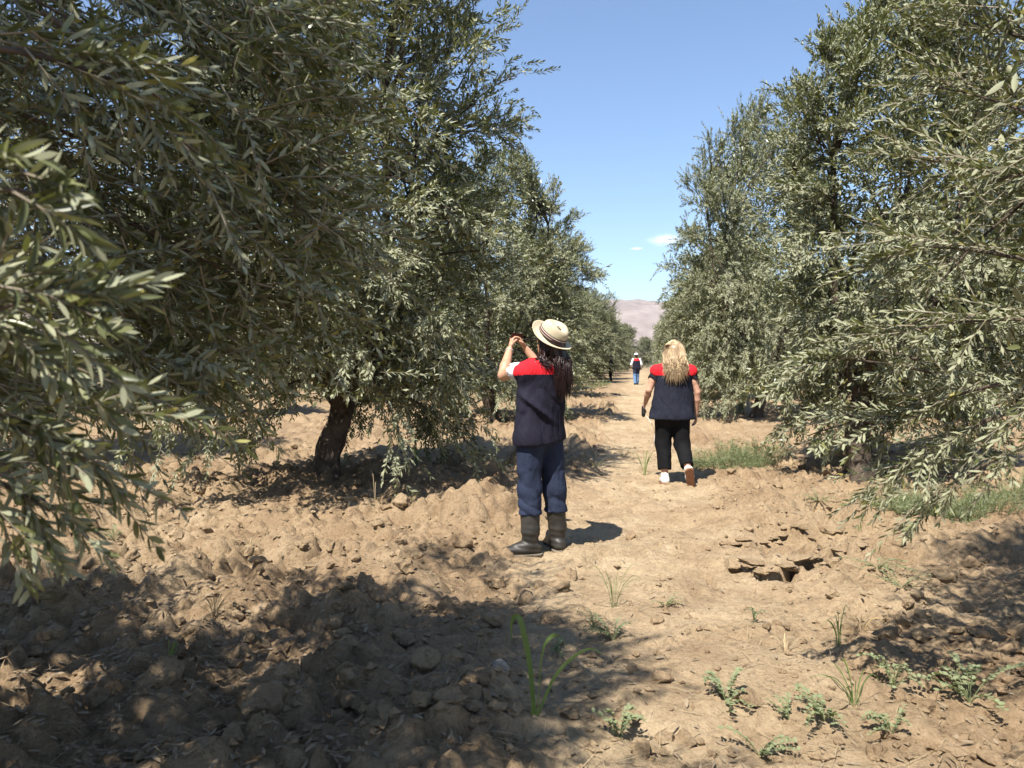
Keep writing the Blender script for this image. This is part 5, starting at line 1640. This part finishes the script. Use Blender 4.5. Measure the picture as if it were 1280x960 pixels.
# ---- two people far down the row
def far_person(px, d, h, label, cap, shirt, vest, yoke, legs_top, legs_low, yaw, stride, py_feet=None):
    x = (px - 640) / FPX * d
    z0 = float(terrain(np.array([x]), np.array([d]))[0])
    root = empty('person', (x, d, z0)); root.rotation_euler = (0, 0, math.radians(yaw)); tag(root, label, 'person')
    k = h / 1.70; root.scale = (k, k, k)
    u = np.array([0, 0, 1.0]); r = np.array([1.0, 0, 0]); f = np.array([0, 1.0, 0])
    pel = np.array([0, 0, .90]); chest = np.array([0, .02, 1.24]); neck = np.array([0, .02, 1.42]); hd = np.array([0, .05, 1.56])
    S = SDF((-.46, -.42, -.02), (.46, .46, 1.76), .012)
    S.cone(pel - r * .05, pel + r * .05, .11, .11, .03, (f, .85)); S.chain([pel, chest + u * .05], [.11, .13], .03, (f, .75))
    S.cone(chest + u * .11 - r * .14, chest + u * .11 + r * .14, .055, .055, .03); S.chain([neck - u * .05, hd - u * .05], [.056, .05], .02)
    head(S, hd, u, f)
    legs = []
    for sg in (-1, 1):
        kn = np.array([sg * .10, .05 + sg * stride * .5, .48]); an = np.array([sg * .105, sg * stride, .08]); legs.append((pel + r * sg * .09, kn, an))
        S.chain([pel + r * sg * .09, kn, an], [.085, .055, .036], .02); S.chain([an - u * .03, an + f * .15 - u * .04], [.036, .028], .02)
    arms = []
    for sg in (-1, 1):
        sh = chest + r * sg * .18 + u * .12; el = sh + np.array([sg * .09, -.02 - sg * stride * .3, -.26]); wr = el + np.array([-sg * .02, .14, -.19]); arms.append((sh, el, wr))
        S.chain([sh, el, wr], [.052, .042, .028], .015); hand(S, wr, el, (-sg, 0, 0), (0, 1, .3), .4, 1.0, .008)
    part('body', S.mesh('body'), M['skin'], root)
    T = SDF((-.32, -.42, .03), (.32, .42, 1.1), .014)
    T.cone(pel + u * .05 - r * .05, pel + u * .05 + r * .05, .13, .13, .03, (f, .85))
    for hp, kn, an in legs: T.chain([hp, kn, an + u * .03], [.112, .086, .076], .03)
    T.wrinkle(.005, lambda x, y, z: np.sin(z * 45 + 12 * x)); T.cut((0, 0, .07), (0, 0, -1))
    V, Q = T.mesh('t')
    if legs_low is legs_top:
        part('trousers', (V, Q), M[legs_top], root)
    else:
        a, b = split(V, Q, lambda c: c[:, 2] > .60); part('shorts', a, M[legs_top], root); part('trousers', b, M[legs_low], root)
    for hp, kn, an in legs:
        B = SDF(an - .22, an + .25, .012); B.chain([an - u * .03 - f * .03, an + f * .13 - u * .035], [.048, .040], .02); B.chain([an, an - u * .03], [.046, .046], .02); B.cut(an - u * .078, -u)
        part('shoe', B.mesh('shoe'), M['bag'], root)
    for sh, el, wr in arms:
        W = SDF(np.minimum(sh, wr) - .12, np.maximum(sh, wr) + .12, .012); W.chain([sh, el, el * .5 + wr * .5], [.074, .060, .05], .02); W.cut(el * .5 + wr * .5, wr - el)
        part('sleeve', W.mesh('sleeve'), M[shirt], root)
    X = SDF((-.36, -.3, .72), (.36, .34, 1.5), .013)
    X.cone(pel - r * .09, pel + r * .09, .14, .14, .03, (f, .88)); X.chain([pel, chest + u * .03], [.165, .175], .05, (f, .8)); X.cone(pel - r * .08, chest - r * .1, .125, .115, .04); X.cone(pel + r * .08, chest + r * .1, .125, .115, .04)
    X.chain([chest + u * .09 - r * .15, chest + u * .13, chest + u * .09 + r * .15], [.07, .08, .07], .04); X.cut((0, 0, .83), (0, 0, -1)); X.cut(neck - u * .01, u)
    X.wrinkle(.004, lambda x, y, z: np.sin(x * 30 + z * 20))
    V, Q = X.mesh('vest')
    if yoke:
        a, b = split(V, Q, lambda c: c[:, 2] > 1.30); ve = part('vest', b, M[vest], root); part('yoke', a, M[yoke], ve)
    else: part('vest', (V, Q), M[vest], root)
    Hh = SDF(hd - .2, hd + .22, .010); Hh.cone(hd + u * .035 - f * .01, hd + u * .03 - f * .02, .098, .098, .02); Hh.cone(hd - f * .05, hd - f * .06 - u * .05, .07, .06, .02); Hh.cone(hd + f * .12 - u * .06, hd + f * .16 - u * .12, .085, .085, .01, None, True)
    part('hair', Hh.mesh('hair'), M['hair_dark'], root, .3)
    if cap:
        Cq = SDF(hd - .2, hd + .26, .010); Cq.cone(hd + u * .055, hd + u * .05 - f * .01, .112, .112, .02); Cq.cut(hd + u * .06, -u); Cq.cone(hd + u * .066 + f * .06, hd + u * .060 + f * .17, .07, .05, .01, (u, .12))
        hb = empty('cap', (x, d, z0)); hb.rotation_euler = root.rotation_euler; hb.scale = root.scale; tag(hb, 'white cap on the head of the distant walker in jeans', 'cap')
        V, Q = Cq.mesh('cap'); up_, br_ = split(V, Q, lambda c: c[:, 1] < hd[1] + .10)
        part('dome', up_, M[cap], hb); part('visor', br_, M[cap], hb)
    return root
far_person(795.5, 41.0, 1.68, 'distant person in white cap, white sleeves, dark vest and blue jeans walking between the rows', 'white', 'white', 'navy', 'red', 'jean', 'denim', 8, .12)
far_person(764, 44.0, 1.60, 'distant person in dark clothes standing in the shade at the edge of the row', None, 'blacktee', 'black', None, 'black', 'black', 70, .03)

# ------------------------------------------------------------------ the air between here and the hills
def haze_box():
    import bmesh
    bm = bmesh.new(); bmesh.ops.create_cube(bm, size=1)
    for v in bm.verts: v.co = (v.co.x * 30000, v.co.y * 30000, (v.co.z + .5) * 860 - 60)
    me = bpy.data.meshes.new('haze'); bm.to_mesh(me); bm.free()
    m = bpy.data.materials.new('hazy air'); m.use_nodes = True
    n, l = m.node_tree.nodes, m.node_tree.links; n.clear()
    o = n.new('ShaderNodeOutputMaterial'); v = n.new('ShaderNodeVolumePrincipled')
    v.inputs['Color'].default_value = (.86, .91, 1, 1); v.inputs['Density'].default_value = 0.000055; v.inputs['Anisotropy'].default_value = 0.2
    l.new(v.outputs[0], o.inputs['Volume'])
    tag(obj('haze', me, m), 'thin pale haze lying over the orchard and hills', 'haze', kind='stuff')
haze_box()
